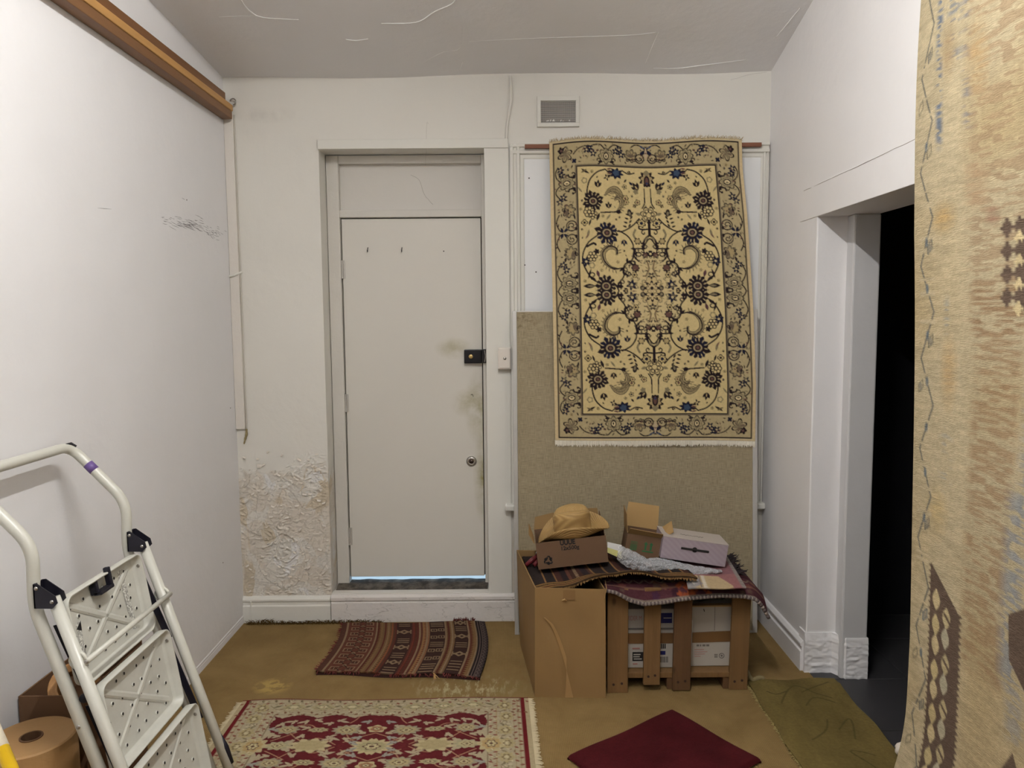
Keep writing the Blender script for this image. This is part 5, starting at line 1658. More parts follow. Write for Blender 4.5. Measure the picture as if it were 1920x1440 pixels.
def rrect(w, h, r, n=6):
    out = []
    for cx, cy, a0 in ((w - r, h - r, 0), (r, h - r, PI / 2), (r, r, PI), (w - r, r, 1.5 * PI)):
        for k in range(n + 1):
            a = a0 + PI / 2 * k / n
            out.append((cx + r * math.cos(a), cy + r * math.sin(a)))
    return out
def tread(zt, zb, k):
    """pan: u along y, v up the ladder, n towards the room"""
    o0 = Vector((xr(zb) - 0.030, YA + 0.028, zb))
    U = Vector((0, 1, 0))
    V = (Vector((xr(zt) + 0.012, 0, zt)) - Vector((o0.x, 0, zb)))
    H = V.length
    V.normalize()
    N = Vector((-V.z, 0, V.x)) * -1
    W = YZ - YA - 0.080
    P = lambda u, v, d: o0 + U * u + V * v + N * d
    def loop(inset, d, r):
        return [P(u + inset, v + inset, d) for u, v in rrect(W - 2 * inset, H - 2 * inset, max(0.004, r - inset))]
    r = 0.030
    loops = [loop(0.010, -0.034, r), loop(0.002, -0.030, r), loop(0.0, -0.022, r), loop(0, 0.0, r), loop(0.002, 0.002, r), loop(0.006, 0.0, r), loop(0.008, -0.020, r), loop(0.016, -0.030, r)]
    n = len(loops[0])
    vs = [p for L in loops for p in L]
    fs = []
    for i in range(len(loops) - 1):
        for j in range(n):
            fs.append((i * n + j, i * n + (j + 1) % n, (i + 1) * n + (j + 1) % n, (i + 1) * n + j))
    fs.append(tuple(range(n)))
    fs.append(tuple((len(loops) - 1) * n + j for j in range(n)))
    td = MB().add(vs, fs).build('tread', M_trd, ld)
    for p_ in td.data.polygons:
        p_.use_smooth = len(p_.vertices) == 4
    # pressed X of stiffening ribs
    for s in (0, 1):
        a = P(0.045, 0.035 if s else H - 0.035, -0.0285)
        b = P(W - 0.045, H - 0.035 if s else 0.035, -0.0285)
        d = (b - a).normalized()
        sd = d.cross(N).normalized() * 0.0115
        MB().add([a + sd, b + sd, b - sd, a - sd, a + sd * 0.45 + N * 0.0035, b + sd * 0.45 + N * 0.0035, b - sd * 0.45 + N * 0.0035, a - sd * 0.45 + N * 0.0035],
                 [(0, 3, 2, 1), (4, 5, 6, 7), (0, 1, 5, 4), (1, 2, 6, 5), (2, 3, 7, 6), (3, 0, 4, 7)]).build('pressed_rib', M_trd, td)
    rnd = random.Random(20 + k)
    m, h = MB(), MB()
    for i in range(6):
        for j in range(5):
            u = 0.05 + (W - 0.1) * (i + 0.5 * (j % 2) * 0.8) / 5.4 + rnd.uniform(-0.008, 0.008)
            v = 0.04 + (H - 0.08) * j / 4 + rnd.uniform(-0.008, 0.008)
            if u > W - 0.03:
                continue
            q = P(u, v, -0.0299)
            m.lathe(q, [(0.0066, 0), (0.0058, 0.003), (0.0044, 0.003), (0.0044, 0.001)], 10, N)
            h.disc(q, 0.0048, N, 8, 0.0034)
    for i in range(7):
        h.disc(P(0.05 + (W - 0.1) * i / 6, H - 0.0075, -0.012), 0.003, -V, 8, 0.001)
    o = m.build('hole_rim', M_trd, td, smooth=True); o['kind'] = 'stuff'
    o = h.build('drain_hole', M_gap, td); o['kind'] = 'stuff'
    MB().lathe(P(W - 0.0085, H - 0.045, -0.012), [(0.0002, 0.002), (0.0035, 0.002), (0.006, 0)], 12, -U).build('rivet', M_chrome, td, smooth=True)
    return td, P, W, H
Z0 = 0.972
td1, P1, W1, H1 = tread(Z0, Z0 - 0.262, 0)
tread(0.712, 0.448, 1)
tread(0.452, 0.190, 2)
# worn stickers on the top tread, latch clip
M_stk = NT('worn sticker')
p = M_stk.pos()
M_stk = M_stk.done(M_stk.mix(M_stk.ramp(M_stk.noise(p, 160, 3), 0.45, 0.6), lin(150, 148, 142), lin(222, 222, 214)), 0.5)
MB().add([P1(W1 - 0.075, H1 - 0.03, -0.0288), P1(W1 - 0.105, H1 - 0.03, -0.0288), P1(W1 - 0.085, 0.03, -0.0288), P1(W1 - 0.06, 0.03, -0.0288)], [(0, 1, 2, 3)]).build('sticker', M_stk, td1)
MB().add([P1(0.060, H1 - 0.10, -0.0288), P1(0.082, H1 - 0.09, -0.0288), P1(0.076, 0.03, -0.0288), P1(0.058, 0.03, -0.0288)], [(0, 1, 2, 3)]).build('sticker', M_stk, td1)
MB().add([P1(0.058, H1 - 0.112, -0.0280), P1(0.084, H1 - 0.095, -0.0280), P1(0.080, H1 - 0.125, -0.0280)], [(0, 1, 2)]).build('black_triangle', M_black, td1)
MB().add([P1(0.060, 0.045, -0.0280), P1(0.078, 0.055, -0.0280), P1(0.074, 0.035, -0.0280)], [(0, 1, 2)]).build('black_triangle', M_black, td1)
lt = MB()
def pb(u0, u1, v0, v1, d0, d1):
    c = [P1(u, v, d) for d in (d0, d1) for v in (v0, v1) for u in (u0, u1)]
    lt.add(c, [(0, 2, 3, 1), (4, 5, 7, 6), (0, 1, 5, 4), (2, 6, 7, 3), (0, 4, 6, 2), (1, 3, 7, 5)])
um = W1 * 0.44
pb(um - 0.03, um - 0.018, H1 - 0.05, H1 - 0.004, -0.028, -0.004)
pb(um - 0.03, um + 0.045, H1 - 0.052, H1 - 0.040, -0.020, 0.006)
pb(um + 0.032, um + 0.046, H1 - 0.052, H1 + 0.014, -0.014, 0.004)
lt.build('latch_clip', M_plast, ld, bevel=0.003)
# folding arms at the far side, knobs at the near side
for (z0, z1) in ((0.90, 0.66), (0.665, 0.37)):
    for y in (YZ - 0.024, YA + 0.018):
        a, b = Vector((xr(z0) - 0.034, y, z0)), Vector((xr(z1) - 0.020, y, z1))
        s = Vector((0.011, 0, 0.003))
        MB().prism([a - s, b - s, b + s, a + s], (0, 0.003, 0)).build('folding_arm', M_plast, ld)
for z in (0.69, 0.40):
    MB().lathe((xr(z) - 0.034, YA + 0.014, z), [(0.0002, 0.010), (0.011, 0.010), (0.013, 0.006), (0.013, 0)], 16, (0, -1, 0)).build('pivot_knob', M_plast, ld, smooth=True)

# ================================================================== things behind and below the ladder
def kraft(name, rgb, var=0.10):
    t = NT(name)
    p = t.pos()
    c = lin(*rgb)
    n = t.noise(p, 3.5, 5, 0.6)
    col = t.mix(n, tuple(x * (1 - var) for x in c), tuple(min(1, x * (1 + var)) for x in c))
    f = t.noise(t.mapped(p, scale=(1, 1, 0.06)), 260, 2)
    return t.done(col, 0.75, t.bump(f, 0.10, 0.002), spec=0.2)
M_card = kraft('corrugated card', (143, 114, 74))
M_cardd = kraft('brown card', (108, 80, 58))
M_carde = kraft('pale card', (166, 135, 90))
M_taupe = kraft('taupe carton', (106, 82, 62))

# carton against the wall behind the ladder
cw = thing('carton', 'open dark brown cardboard box against the left wall behind the ladder', 'box', (-1.43, 2.42, 0.0))
bx0, bx1, by0, by1, bz = -1.548, -1.345, 2.245, 2.62, 0.575
MB().box(bx0, bx1, by0, by0 + 0.005, 0.0, bz).build('panel', M_cardd, cw)
MB().box(bx0, bx1, by1 - 0.005, by1, 0.0, bz + 0.02).build('panel', M_cardd, cw)
MB().box(bx0, bx0 + 0.005, by0 + 0.005, by1 - 0.005, 0.0, bz).build('panel', M_cardd, cw)
MB().box(bx1 - 0.005, bx1, by0 + 0.005, by1 - 0.005, 0.0, bz).build('panel', M_cardd, cw)
MB().box(bx0 + 0.005, bx1 - 0.005, by0 + 0.005, by1 - 0.005, 0.0, 0.01).build('bottom', M_cardd, cw)
MB().box(bx0 + 0.006, bx1 - 0.006, by0 + 0.006, by1 - 0.006, 0.01, 0.46).build('packing', M_cardd, cw)
# coil of brown strapping in it
ax = Vector((0.25, -0.55, 0.45)).normalized()
cc = onY(141, 1290, 2.36)
cc = Vector((min(cc.x, -1.43), 2.36, 0.545))
coil = MB().lathe(cc, [(0.046, -0.03), (0.075, -0.03), (0.075, 0.03), (0.046, 0.03)], 40, ax, True)
co = coil.build('strapping_coil', simple('brown strapping', (168, 122, 70), 0.5, 0.3, 90, 0.3, 200), None, org=cc, bevel=0.003)
tag(co, 'coil of tan strapping standing in the dark brown box behind the ladder', 'coil')

# big roll of kraft paper
q = onY(27, 1381, 2.10)
rc = Vector((-1.418, 2.10, 0.0))
RH = q.z
M_kroll = simple('kraft paper roll', (170, 132, 86), 0.6, 0.18, 6, 0.35, 40, stretch=(1, 1, 2.5))
rr = thing('paper_roll', 'fat roll of brown kraft paper standing beside the step ladder', 'paper roll', rc)
MB().lathe(rc, [(0.030, RH - 0.002), (0.113, RH), (0.118, RH - 0.004), (0.119, RH - 0.06), (0.118, 0.004), (0.114, 0.0), (0.030, 0.0)], 48, (0, 0, 1), True).build('paper', M_kroll, rr, smooth=False)
MB().lathe(rc, [(0.0265, RH + 0.001), (0.031, RH + 0.001), (0.031, 0.001), (0.0265, 0.001)], 32, (0, 0, 1), True).build('core', M_cardd, rr)

# yellow handle with a white tip
tip = onY(-10, 1370, 1.90)
dirn = (onY(20, 1440, 1.845) - tip).normalized()
k = tip.z / -dirn.z
foot = tip + dirn * k
yh = thing('broom_handle', 'yellow handle with a chipped white tip leaning beside the kraft roll', 'handle', foot)
MB().tube([tip + dirn * 0.055, foot], 0.0165, 16).build('shaft', simple('yellow paint', (222, 180, 22), 0.35, 0.08), yh, smooth=True)
MB().tube([tip - dirn * 0.03, tip - dirn * 0.02, tip + dirn * 0.055], [0.012, 0.0165, 0.017], 16).build('tip', simple('chipped white tip', (222, 212, 190), 0.6, 0.3, 60), yh, smooth=True)

# ================================================================== tall carton beside the crate
bc = thing('carton', 'tall tan cardboard carton full of textiles beside the slatted crate', 'box', (0.25, 3.55, 0.0))
FLb, FRb, BLb, BRb = Vector((0.100, 3.305, 0)), Vector((0.426, 3.290, 0)), Vector((0.040, 3.86, 0)), Vector((0.370, 3.85, 0))
FLt, FRt, BLt, BRt = Vector((0.102, 3.283, 0.527)), Vector((0.421, 3.280, 0.517)), Vector((0.024, 3.83, 0.530)), Vector((0.365, 3.83, 0.52))
def slab(mb, q, t):
    """panel of thickness t grown inwards from its outer face"""
    q = [Vector(v) for v in q]
    n = (q[1] - q[0]).cross(q[3] - q[0]).normalized() * t
    return mb.prism(q, n)
def gridpanel(q, t, amp, seed, n=14):
    """slightly buckled card panel"""
    q = [Vector(v) for v in q]
    nr = (q[1] - q[0]).cross(q[3] - q[0]).normalized()
    vs, fs = [], []
    for side in (0, 1):
        for j in range(n + 1):
            for i in range(n + 1):
                u, v = i / n, j / n
                p = q[0] * (1 - u) * (1 - v) + q[1] * u * (1 - v) + q[2] * u * v + q[3] * (1 - u) * v
                w_ = math.sin(PI * u) * math.sin(PI * v)
                vs.append(p + nr * (side * t + amp * w_ * mnoise.noise((u * 2.3 + seed, v * 2.3, seed))))
    m = (n + 1) ** 2
    for j in range(n):
        for i in range(n):
            a = j * (n + 1) + i
            fs += [(a, a + 1, a + n + 2, a + n + 1), (m + a, m + a + n + 1, m + a + n + 2, m + a + 1)]
    bd_ = [i for i in range(n)] + [j * (n + 1) + n for j in range(n)] + [n * (n + 1) + i for i in range(n, 0, -1)] + [j * (n + 1) for j in range(n, 0, -1)]
    for k in range(len(bd_)):
        a, b = bd_[k], bd_[(k + 1) % len(bd_)]
        fs.append((a, b, m + b, m + a))
    return MB().add(vs, fs)
fp = gridpanel([FRb, FLb, FLt, FRt], 0.005, 0.012, 1.0).build('panel', M_card, bc, smooth=False)
gridpanel([FLb, BLb, BLt, FLt], 0.005, 0.014, 2.0).build('panel', M_card, bc)
gridpanel([BRb, FRb, FRt, BRt], 0.005, 0.010, 3.0).build('panel', M_card, bc)
gridpanel([BLb, BRb, BRt, BLt], 0.005, 0.010, 4.0).build('panel', M_card, bc)
MB().prism([FLb + Vector((0.02, 0.02, 0.002)), FRb + Vector((-0.02, 0.02, 0.002)), BRb + Vector((-0.02, -0.02, 0.002)), BLb + Vector((0.02, -0.02, 0.002))], (0, 0, 0.41)).build('packed_textiles', simple('dark packed wool', (54, 40, 36), 0.95), bc)
# pale tear and tape on the front
def facept(u, v, d=-0.0012):
    nr = Vector((0, -1, 0.03))
    p = (FLb * (1 - u) + FRb * u) * (1 - v) + (FLt * (1 - u) + FRt * u) * v
    return p + nr * (-d + 0.012 * abs(math.sin(PI * u) * math.sin(PI * v) * mnoise.noise(((1 - u) * 2.3 + 1, v * 2.3, 1.0))) + 0.0035)
tape = []
for k in range(13):
    t_ = k / 12
    tape.append(facept(0.12 + 0.42 * t_ ** 0.6, 0.74 - 0.735 * t_))
rt = []
for k in range(13):
    t_ = k / 12
    rt.append(facept(0.135 + (0.44 + 0.0) * t_ ** 0.55 + 0.01 + (-0.20 if t_ > 0.5 else 0) * ((t_ - 0.5) * 1.6 if t_ > 0.5 else 0), 0.74 - 0.735 * t_))
M_tape = simple('clear tape', (164, 130, 84), 0.28, 0.06, 10, spec=0.6)
MB().add(tape + rt, [(k, k + 1, 13 + k + 1, 13 + k) for k in range(12)]).build('clear_tape', M_tape, fp)
MB().add([facept(0.40, 0.99), facept(0.57, 0.99), facept(0.57, 0.90), facept(0.40, 0.905)], [(0, 1, 2, 3)]).build('tape_scar', kraft('torn card', (134, 104, 66)), fp)
MB().tube([facept(0.38, 0.895, -0.002), facept(0.42, 0.91, -0.008), facept(0.45, 0.895, -0.002)], [0.002, 0.005, 0.002], 6).build('torn_scrap', M_carde, fp)
MB().tube([FRt + Vector((-0.004, 0.003, -0.04)), FRt + Vector((0.004, -0.002, 0.01)), FRt + Vector((-0.002, 0.0, 0.045))], [0.006, 0.007, 0.001], 5, flat=0.3).build('torn_corner', M_carde, bc)

# ================================================================== slatted wooden crate
def plank_mat(name, rgb):
    t = NT(name)
    p = t.pos()
    c = lin(*rgb)
    g = t.noise(t.mapped(p, scale=(30, 30, 1.4)), 1.6, 5, 0.65, 0.8)
    col = t.mix(g, tuple(x * 0.62 for x in c), tuple(min(1, x * 1.2) for x in c))
    kn = t.n('ShaderNodeTexVoronoi')
    kn.inputs['Scale'].default_value = 9
    t.l(t.mapped(p, scale=(1, 1, 0.5)), kn.inputs['Vector'])
    col = t.mix(t.math('MULTIPLY', t.math('SUBTRACT', 1.0, t.ramp(kn.outputs['Distance'], 0.05, 0.12)), 0.7), col, tuple(x * 0.25 for x in c))
    return t.done(col, 0.8, t.bump(g, 0.25, 0.003), spec=0.2)
M_plk = plank_mat('rough pine slat', (122, 92, 58))
M_plk2 = plank_mat('darker pine slat', (98, 71, 47))
cr = thing('slatted_crate', 'rough wooden crate with upright slats holding white boxes under the rugs', 'crate', (0.77, 3.62, 0.0))
slats = [(0.438, 0.534, 0.0, 3.335, M_plk, 0.0), (0.606, 0.683, 0.036, 3.338, M_plk, 0.004), (0.744, 0.827, 0.004, 3.345, M_plk2, 0.006), (1.010, 1.096, 0.0, 3.355, M_plk, 0.012)]
for (x0, x1, zb, y, m, sk) in slats:
    vs = MB().prism([(x0, y, zb), (x1, y, zb), (x1 + sk, y, 0.498), (x0 + sk, y, 0.498)], (0, 0.020, 0))
    s = vs.build('slat', m, cr, bevel=0.003)
    for dx in (0.3, 0.7):
        xx = x0 + (x1 - x0) * dx
        MB().disc((xx, y - 0.0005, zb + 0.045 + 0.006 * math.sin(dx * 40)), 0.006, (0, -1, 0), 8, 0.0012).build('nail_hole', simple('rusty nail hole', (52, 34, 24), 0.9), s)
for (x0, x1) in ((0.445, 0.53), (0.60, 0.68), (0.75, 0.83), (0.93, 1.10)):
    MB().box(x0, x1, 3.90, 3.92, 0.0, 0.498).build('slat', M_plk2, cr, bevel=0.003)
MB().box(0.445, 1.10, 3.362, 3.90, 0.058, 0.084).build('bottom_board', M_plk, cr, bevel=0.003)
MB().box(0.445, 1.10, 3.46, 3.90, 0.482, 0.498).build('top_board', M_plk2, cr)
for (x0, x1) in ((0.45, 0.53), (0.722, 0.80), (0.985, 1.07)):
    MB().box(x0, x1, 3.366, 3.88, 0.0, 0.058).build('foot_block', M_plk2, cr, bevel=0.003)
MB().box(1.080, 1.098, 3.378, 3.9, 0.30, 0.40).box(1.080, 1.098, 3.378, 3.9, 0.084, 0.20).build('side_board', M_plk2, cr, bevel=0.003)

# ---- white boxes in the crate
M_wht = simple('white printed carton', (176, 169, 158), 0.6, 0.05)
M_btape = simple('brown parcel tape', (118, 86, 54), 0.35, 0.08, 12)
M_blue = simple('navy label', (28, 30, 92), 0.5)
M_ink = simple('black print', (30, 27, 27), 0.7)
M_redink = simple('faded red print', (166, 118, 108), 0.7)
M_grey = simple('grey print', (110, 104, 98), 0.7)
b1 = thing('white_box', 'white carton with navy label and brown tape behind the left slats of the crate', 'box', (0.66, 3.55, 0.085), 'white cartons in the crate')
yf = 3.408
MB().box(0.538, 0.770, yf, 3.80, 0.086, 0.236).build('lower_body', M_wht, b1, bevel=0.003)
MB().box(0.540, 0.770, yf + 0.004, 3.80, 0.240, 0.372).build('lid', M_wht, b1, bevel=0.003)
MB().box(0.537, 0.771, yf - 0.002, yf + 0.01, 0.206, 0.255).build('tape', M_btape, b1)
MB().box(0.537, 0.771, yf + 0.001, yf + 0.006, 0.272, 0.280).build('grey_line', M_grey, b1)
MB().box(0.676, 0.752, yf + 0.0025, yf + 0.006, 0.303, 0.352).build('navy_label', M_blue, b1)
MB().box(0.712, 0.750, yf + 0.0018, yf + 0.004, 0.326, 0.330).build('print_line', M_wht, b1)
text_on('print', 'RIDER M', 0.030, (0.540, yf + 0.0035, 0.318), (1, 0, 0), (0, 0, 1), M_redink, b1, 0.0, 0.62)
lb = MB().box(0.566, 0.640, yf - 0.001, yf + 0.003, 0.120, 0.164).build('black_label', M_ink, b1)
for k, (a, bb_) in enumerate(((0.572, 0.61), (0.570, 0.60), (0.571, 0.604))):
    MB().box(a, bb_, yf - 0.0018, yf, 0.128 + k * 0.011, 0.133 + k * 0.011).build('print_line', M_wht, b1)
MB().box(0.565, 0.60, yf - 0.0012, yf, 0.178, 0.185).build('print_line', M_redink, b1)
MB().box(0.568, 0.590, yf - 0.0012, yf, 0.103, 0.109).build('print_line', M_redink, b1)
for k in range(5):
    MB().box(0.686 + k * 0.008, 0.691 + k * 0.008, yf - 0.0012, yf, 0.180, 0.203).build('print_line', M_ink, b1)
MB().box(0.684, 0.722, yf - 0.0012, yf, 0.150, 0.168).build('print_block', M_blue, b1)
for k in range(9):
    MB().box(0.686 + k * 0.0055, 0.6885 + k * 0.0055 + 0.001 * (k % 3), yf - 0.0012, yf, 0.112, 0.140).build('barcode_bar', M_grey, b1)

b2 = thing('white_box', 'plain white carton with brown tape behind the right slats of the crate', 'box', (0.92, 3.55, 0.085), 'white cartons in the crate')
yf2 = 3.42
MB().box(0.842, 1.065, yf2, 3.80, 0.086, 0.212).build('lower_body', M_wht, b2, bevel=0.003)
MB().box(0.838, 1.065, yf2 + 0.006, 3.80, 0.212, 0.376).build('lid', M_wht, b2, bevel=0.003)
MB().prism([(0.838, yf2 - 0.002, 0.202), (1.066, yf2 - 0.002, 0.208), (1.066, yf2 - 0.002, 0.258), (0.838, yf2 - 0.002, 0.250)], (0, 0.012, 0)).build('tape', M_btape, b2)
MB().box(0.838, 1.066, yf2 + 0.002, yf2 + 0.03, 0.376, 0.382).build('card_lining', M_carde, b2)
MB().box(0.957, 0.959, yf2 + 0.0048, yf2 + 0.007, 0.258, 0.374).build('seam', M_grey, b2)
MB().tube([(0.905, yf2 + 0.005, 0.364), (0.908, yf2 + 0.005, 0.352)], 0.0018, 5).build('pen_mark', M_ink, b2)
for k, (a, bb_) in enumerate(((0.872, 0.884), (0.888, 0.894), (0.900, 0.914), (0.918, 0.932))):
    MB().box(a, bb_, yf2 - 0.001, yf2 + 0.002, 0.184, 0.193).build('print_line', M_grey, b2)
for k, L in enumerate((0.045, 0.062, 0.05, 0.03)):
    MB().box(0.862, 0.862 + L, yf2 - 0.001, yf2 + 0.002, 0.167 - k * 0.011, 0.1695 - k * 0.011).build('print_line', M_redink, b2)
MB().lathe((0.992, yf2, 0.137), [(0.010, 0.001), (0.013, 0.001), (0.013, 0), (0.010, 0)], 24, (0, -1, 0), True).build('recycling_mark', M_grey, b2)
MB().disc((0.992, yf2, 0.137), 0.005, (0, -1, 0), 14, 0.001).build('recycling_mark', M_grey, b2)
for dx in (0, 0.008):
    for dz in (0, 0.010):
        MB().box(0.958 + dx, 0.964 + dx, yf2 - 0.001, yf2 + 0.002, 0.128 + dz, 0.135 + dz).build('print_block', M_grey, b2)
stuffing = MB()  # black stuffing added so the gap above the boxes reads dark
vs, fs = [], []
for j in range(13):
    for i in range(41):
        a = PI * j / 12
        x = 0.552 + 0.50 * i / 40
        rr_ = 0.042 * (1 + 0.25 * mnoise.noise((x * 14, j * 0.7, 0))) * (0.35 + 0.65 * min(1, min(i, 40 - i) / 4))
        vs.append((x, 3.52 - 2.2 * rr_ * math.sin(a), 0.428 - rr_ * math.cos(a)))
for j in range(12):
    for i in range(40):
        k = j * 41 + i
        fs.append((k, k + 1, k + 42, k + 41))
nb = len(vs)
fs.append(tuple([j * 41 for j in range(13)])); fs.append(tuple([j * 41 + 40 for j in range(12, -1, -1)])); fs.append(tuple(list(range(41)) + [12 * 41 + i for i in range(40, -1, -1)]))
stuffing = MB().add(vs, fs).build('dark_stuffing', simple('black plastic film', (14, 14, 17), 0.3, 0.3, 20, 0.4, 50), None, org=(0.80, 3.5, 0.39), smooth=True)
tag(stuffing, 'black plastic bag added to blacken the gap above the white boxes in the crate', 'stuffing')
ps = MB().prism([(0.822, 3.388, 0.086), (0.838, 3.388, 0.086), (0.845, 3.388, 0.325), (0.832, 3.388, 0.330)], (0, 0.008, 0)).build('foam_strip', simple('white foam sheet', (216, 212, 204), 0.8), None, org=(0.833, 3.39, 0.086))
tag(ps, 'thin white foam strip standing between the boxes in the crate', 'foam strip')

# ================================================================== textiles piled on carton and crate
def chart_wine():
    c = Cv(75, 62, 150, 110, (78, 44, 50))
    rnd = random.Random(3)
    for k in range(150):
        x, y = rnd.uniform(0, 75), rnd.uniform(0, 62)
        c.rose(x, y, rnd.uniform(0.8, 2.2), 5, 0.4, rnd.choice([(104, 60, 56), (58, 34, 44), (120, 80, 60), (66, 40, 58), (92, 70, 62)]))
    for k in range(16):
        c.curve([(k * 5, 50), (k * 5 + 2, 53), (k * 5 + 4, 50)], 0.7, (128, 108, 92))
    c.rect(0, 75, 56, 57, (120, 88, 74)); c.rect(0, 75, 47, 47.8, (52, 32, 40))
    for k in range(30):
        c.rose(34 + rnd.uniform(0, 14), rnd.uniform(54, 62), 1.4, 4, 0.5, (146, 74, 44))
    c.rect(0, 75, 60.8, 62, (128, 116, 104))
    return c.knots()
wine = thing('wine_rug', 'dark wine red rug with a grey overcast edge draped over the crate', 'rug', (0.8, 3.6, 0.5))
ex = np.array([0.425, 0.47, 0.535, 0.60, 0.68, 0.76, 0.86, 0.96, 1.05, 1.12, 1.175])
ez = np.array([0.507, 0.500, 0.468, 0.452, 0.456, 0.463, 0.470, 0.482, 0.484, 0.468, 0.430])
def wine_surf(U, V):
    X = 0.425 + (0.742 - 0.02 * V * 0) * U
    Y = 3.92 - 0.625 * V
    ze = np.interp(X, ex, ez)
    over = np.clip((V - 0.86) / 0.14, 0, 1)
    Z = 0.512 + 0.006 * np.sin(X * 13) * np.sin(Y * 9) - (0.512 - ze) * over ** 1.5 - 0.06 * np.clip((X - 1.095) / 0.075, 0, 1) ** 1.6
    Y = Y + 0.0 * U
    return X, Y, Z
rug_mesh('pile', chart_wine(), wine_surf, rug_material('wool pile wine rug', 300, 0.5, 0.2), wine, thick=0.010, back=(0, 0, -1))
# overcast edge cord: wrapped wool stitches
us = np.linspace(0, 1, 90)
X, Y, Z = wine_surf(us, np.ones(90))
mb = MB()
st1 = MB()
for k in range(89):
    a, b = Vector((X[k], Y[k] - 0.004, Z[k] - 0.004)), Vector((X[k + 1], Y[k + 1] - 0.004, Z[k + 1] - 0.004))
    m_ = (a + b) / 2
    (mb if k % 2 else st1).tube([m_ - (b - a) * 0.52, m_, m_ + (b - a) * 0.52], [0.0075, 0.0095, 0.0075], 8)
o = mb.build('edge_stitch', simple('grey wool', (132, 120, 112), 0.95), wine, smooth=True); o['kind'] = 'stuff'
o = st1.build('edge_stitch', simple('dark wool', (92, 80, 78), 0.95), wine, smooth=True); o['kind'] = 'stuff'

def chart_dark():
    c = Cv(80, 52, 200, 120, (50, 40, 36))
    rnd = random.Random(31)
    x = 0.0
    pal = [((50, 42, 40), 6), ((140, 104, 66), 0.8), ((44, 38, 38), 5), ((140, 104, 66), 0.7), ((74, 48, 42), 3), ((46, 38, 40), 3), ((96, 62, 50), 1.5), ((66, 44, 38), 2), ((150, 128, 100), 1.6), ((70, 46, 40), 2), ((48, 40, 42), 3.4), ((84, 56, 46), 1.6), ((150, 112, 70), 0.8)]
    k = 0
    while x < 80:
        col, w_ = pal[k % len(pal)]
        c.rect(x, x + w_, 0, 52, col)
        if w_ == 1.6 and col[0] > 140:
            for j in range(26):
                c.rect(x, x + w_, j * 2, j * 2 + 0.8, (72, 50, 42))
        x += w_
        k += 1
    c.rect(0, 80, 44.5, 52, (66, 50, 36))
    for y in (45, 47.6, 50):
        c.rect(0, 80, y, y + 0.7, (150, 116, 66))
    for j in range(110):
        c.rect(j * 0.75, j * 0.75 + 0.35, 45.8, 47.4, (110, 84, 52)); c.rect(j * 0.75, j * 0.75 + 0.35, 48.4, 49.8, (100, 60, 44))
    return c.knots()
dk = thing('dark_kilim', 'dark brown striped kilim spread over the tall carton with a wavy front edge', 'rug', (0.45, 3.6, 0.5))
kx = np.array([0.06, 0.16, 0.24, 0.32, 0.42, 0.52, 0.60, 0.70, 0.78, 0.84])
kz = np.array([0.480, 0.497, 0.512, 0.538, 0.566, 0.586, 0.580, 0.566, 0.558, 0.552])
kb = np.array([0.500, 0.508, 0.516, 0.522, 0.528, 0.530, 0.532, 0.540, 0.546, 0.550])
def dark_surf(U, V):
    Yb, Yf = 3.80 - 0.02 * U, 3.318 + 0.012 * np.sin(U * 5)
    Y = Yb + (Yf - Yb) * V
    sk = np.clip((3.83 - Y) / 0.55, 0, 1)
    X = (0.050 + 0.062 * sk) * (1 - U) + (0.846 - 0.05 * (1 - sk)) * U
    zf, zb = np.interp(X, kx, kz), np.interp(X, kx, kb)
    W_ = V ** 4
    Z = zb * (1 - W_) + zf * W_ + 0.004 * np.sin(X * 31 + Y * 12)
    return X, Y, Z + 0.006
rug_mesh('weave', chart_dark(), dark_surf, rug_material('dark flat weave', 320, 0.5, 0.2), dk, thick=0.008, back=(0, 0, -1))
pts, drs = [], []
rnd = random.Random(5)
for u in np.linspace(0.12, 0.99, 150):
    X, Y, Z = dark_surf(np.array([u]), np.array([1.0]))
    pts.append((X[0], Y[0] + 0.002, Z[0] - 0.004)); drs.append((rnd.uniform(-0.2, 0.3), -0.25, -1))
fringe('fringe', pts, drs, 0.013, rnd, simple('tan wool fringe', (140, 108, 66), 0.95, 0.3, 100), dk, 0.0022, 0.2)

def chart_pink():
    c = Cv(28, 40, 60, 80, (136, 96, 100))
    c.rect(0, 28, 25, 40, (150, 104, 104))
    c.poly([(0, 27), (17, 27), (20, 33), (22, 38), (22, 40), (0, 40)], (186, 164, 128))
    c.poly([(0, 28), (6, 30), (8, 36), (3, 40), (0, 40)], (150, 146, 146)); c.rect(8, 9.5, 27, 40, (206, 196, 180)); c.rect(6.5, 7.3, 27, 40, (128, 116, 112)); c.poly([(2, 31), (5, 33), (3.4, 37)], (206, 198, 186))
    c.rect(26, 28, 0, 40, (150, 142, 136))
    for k in range(26):
        c.rect(26, 28, k * 1.6, k * 1.6 + 0.6, (112, 102, 100))
    return c.knots()
pk = thing('pink_rug', 'small folded dusty pink rug with beige motif lying on the wine rug', 'rug', (0.95, 3.5, 0.52))
PA, PB, PC, PD = onZ(1275, 1035, 0.54), onZ(1362, 1040, 0.54), onZ(1290, 1103, 0.528), onZ(1399, 1102, 0.528)
def pink_surf(U, V):
    g = lambda k: PA[k] * (1 - U) * (1 - V) + PB[k] * U * (1 - V) + PC[k] * (1 - U) * V + PD[k] * U * V
    return g(0), g(1), 0.530 + 0.006 * (1 - V) + 0.002 * np.sin(U * 8)
rug_mesh('pile', chart_pink(), pink_surf, rug_material('wool pile pink rug', 300, 0.5, 0.15), pk, thick=0.008, back=(0, 0, -1))
pts, drs = [], []
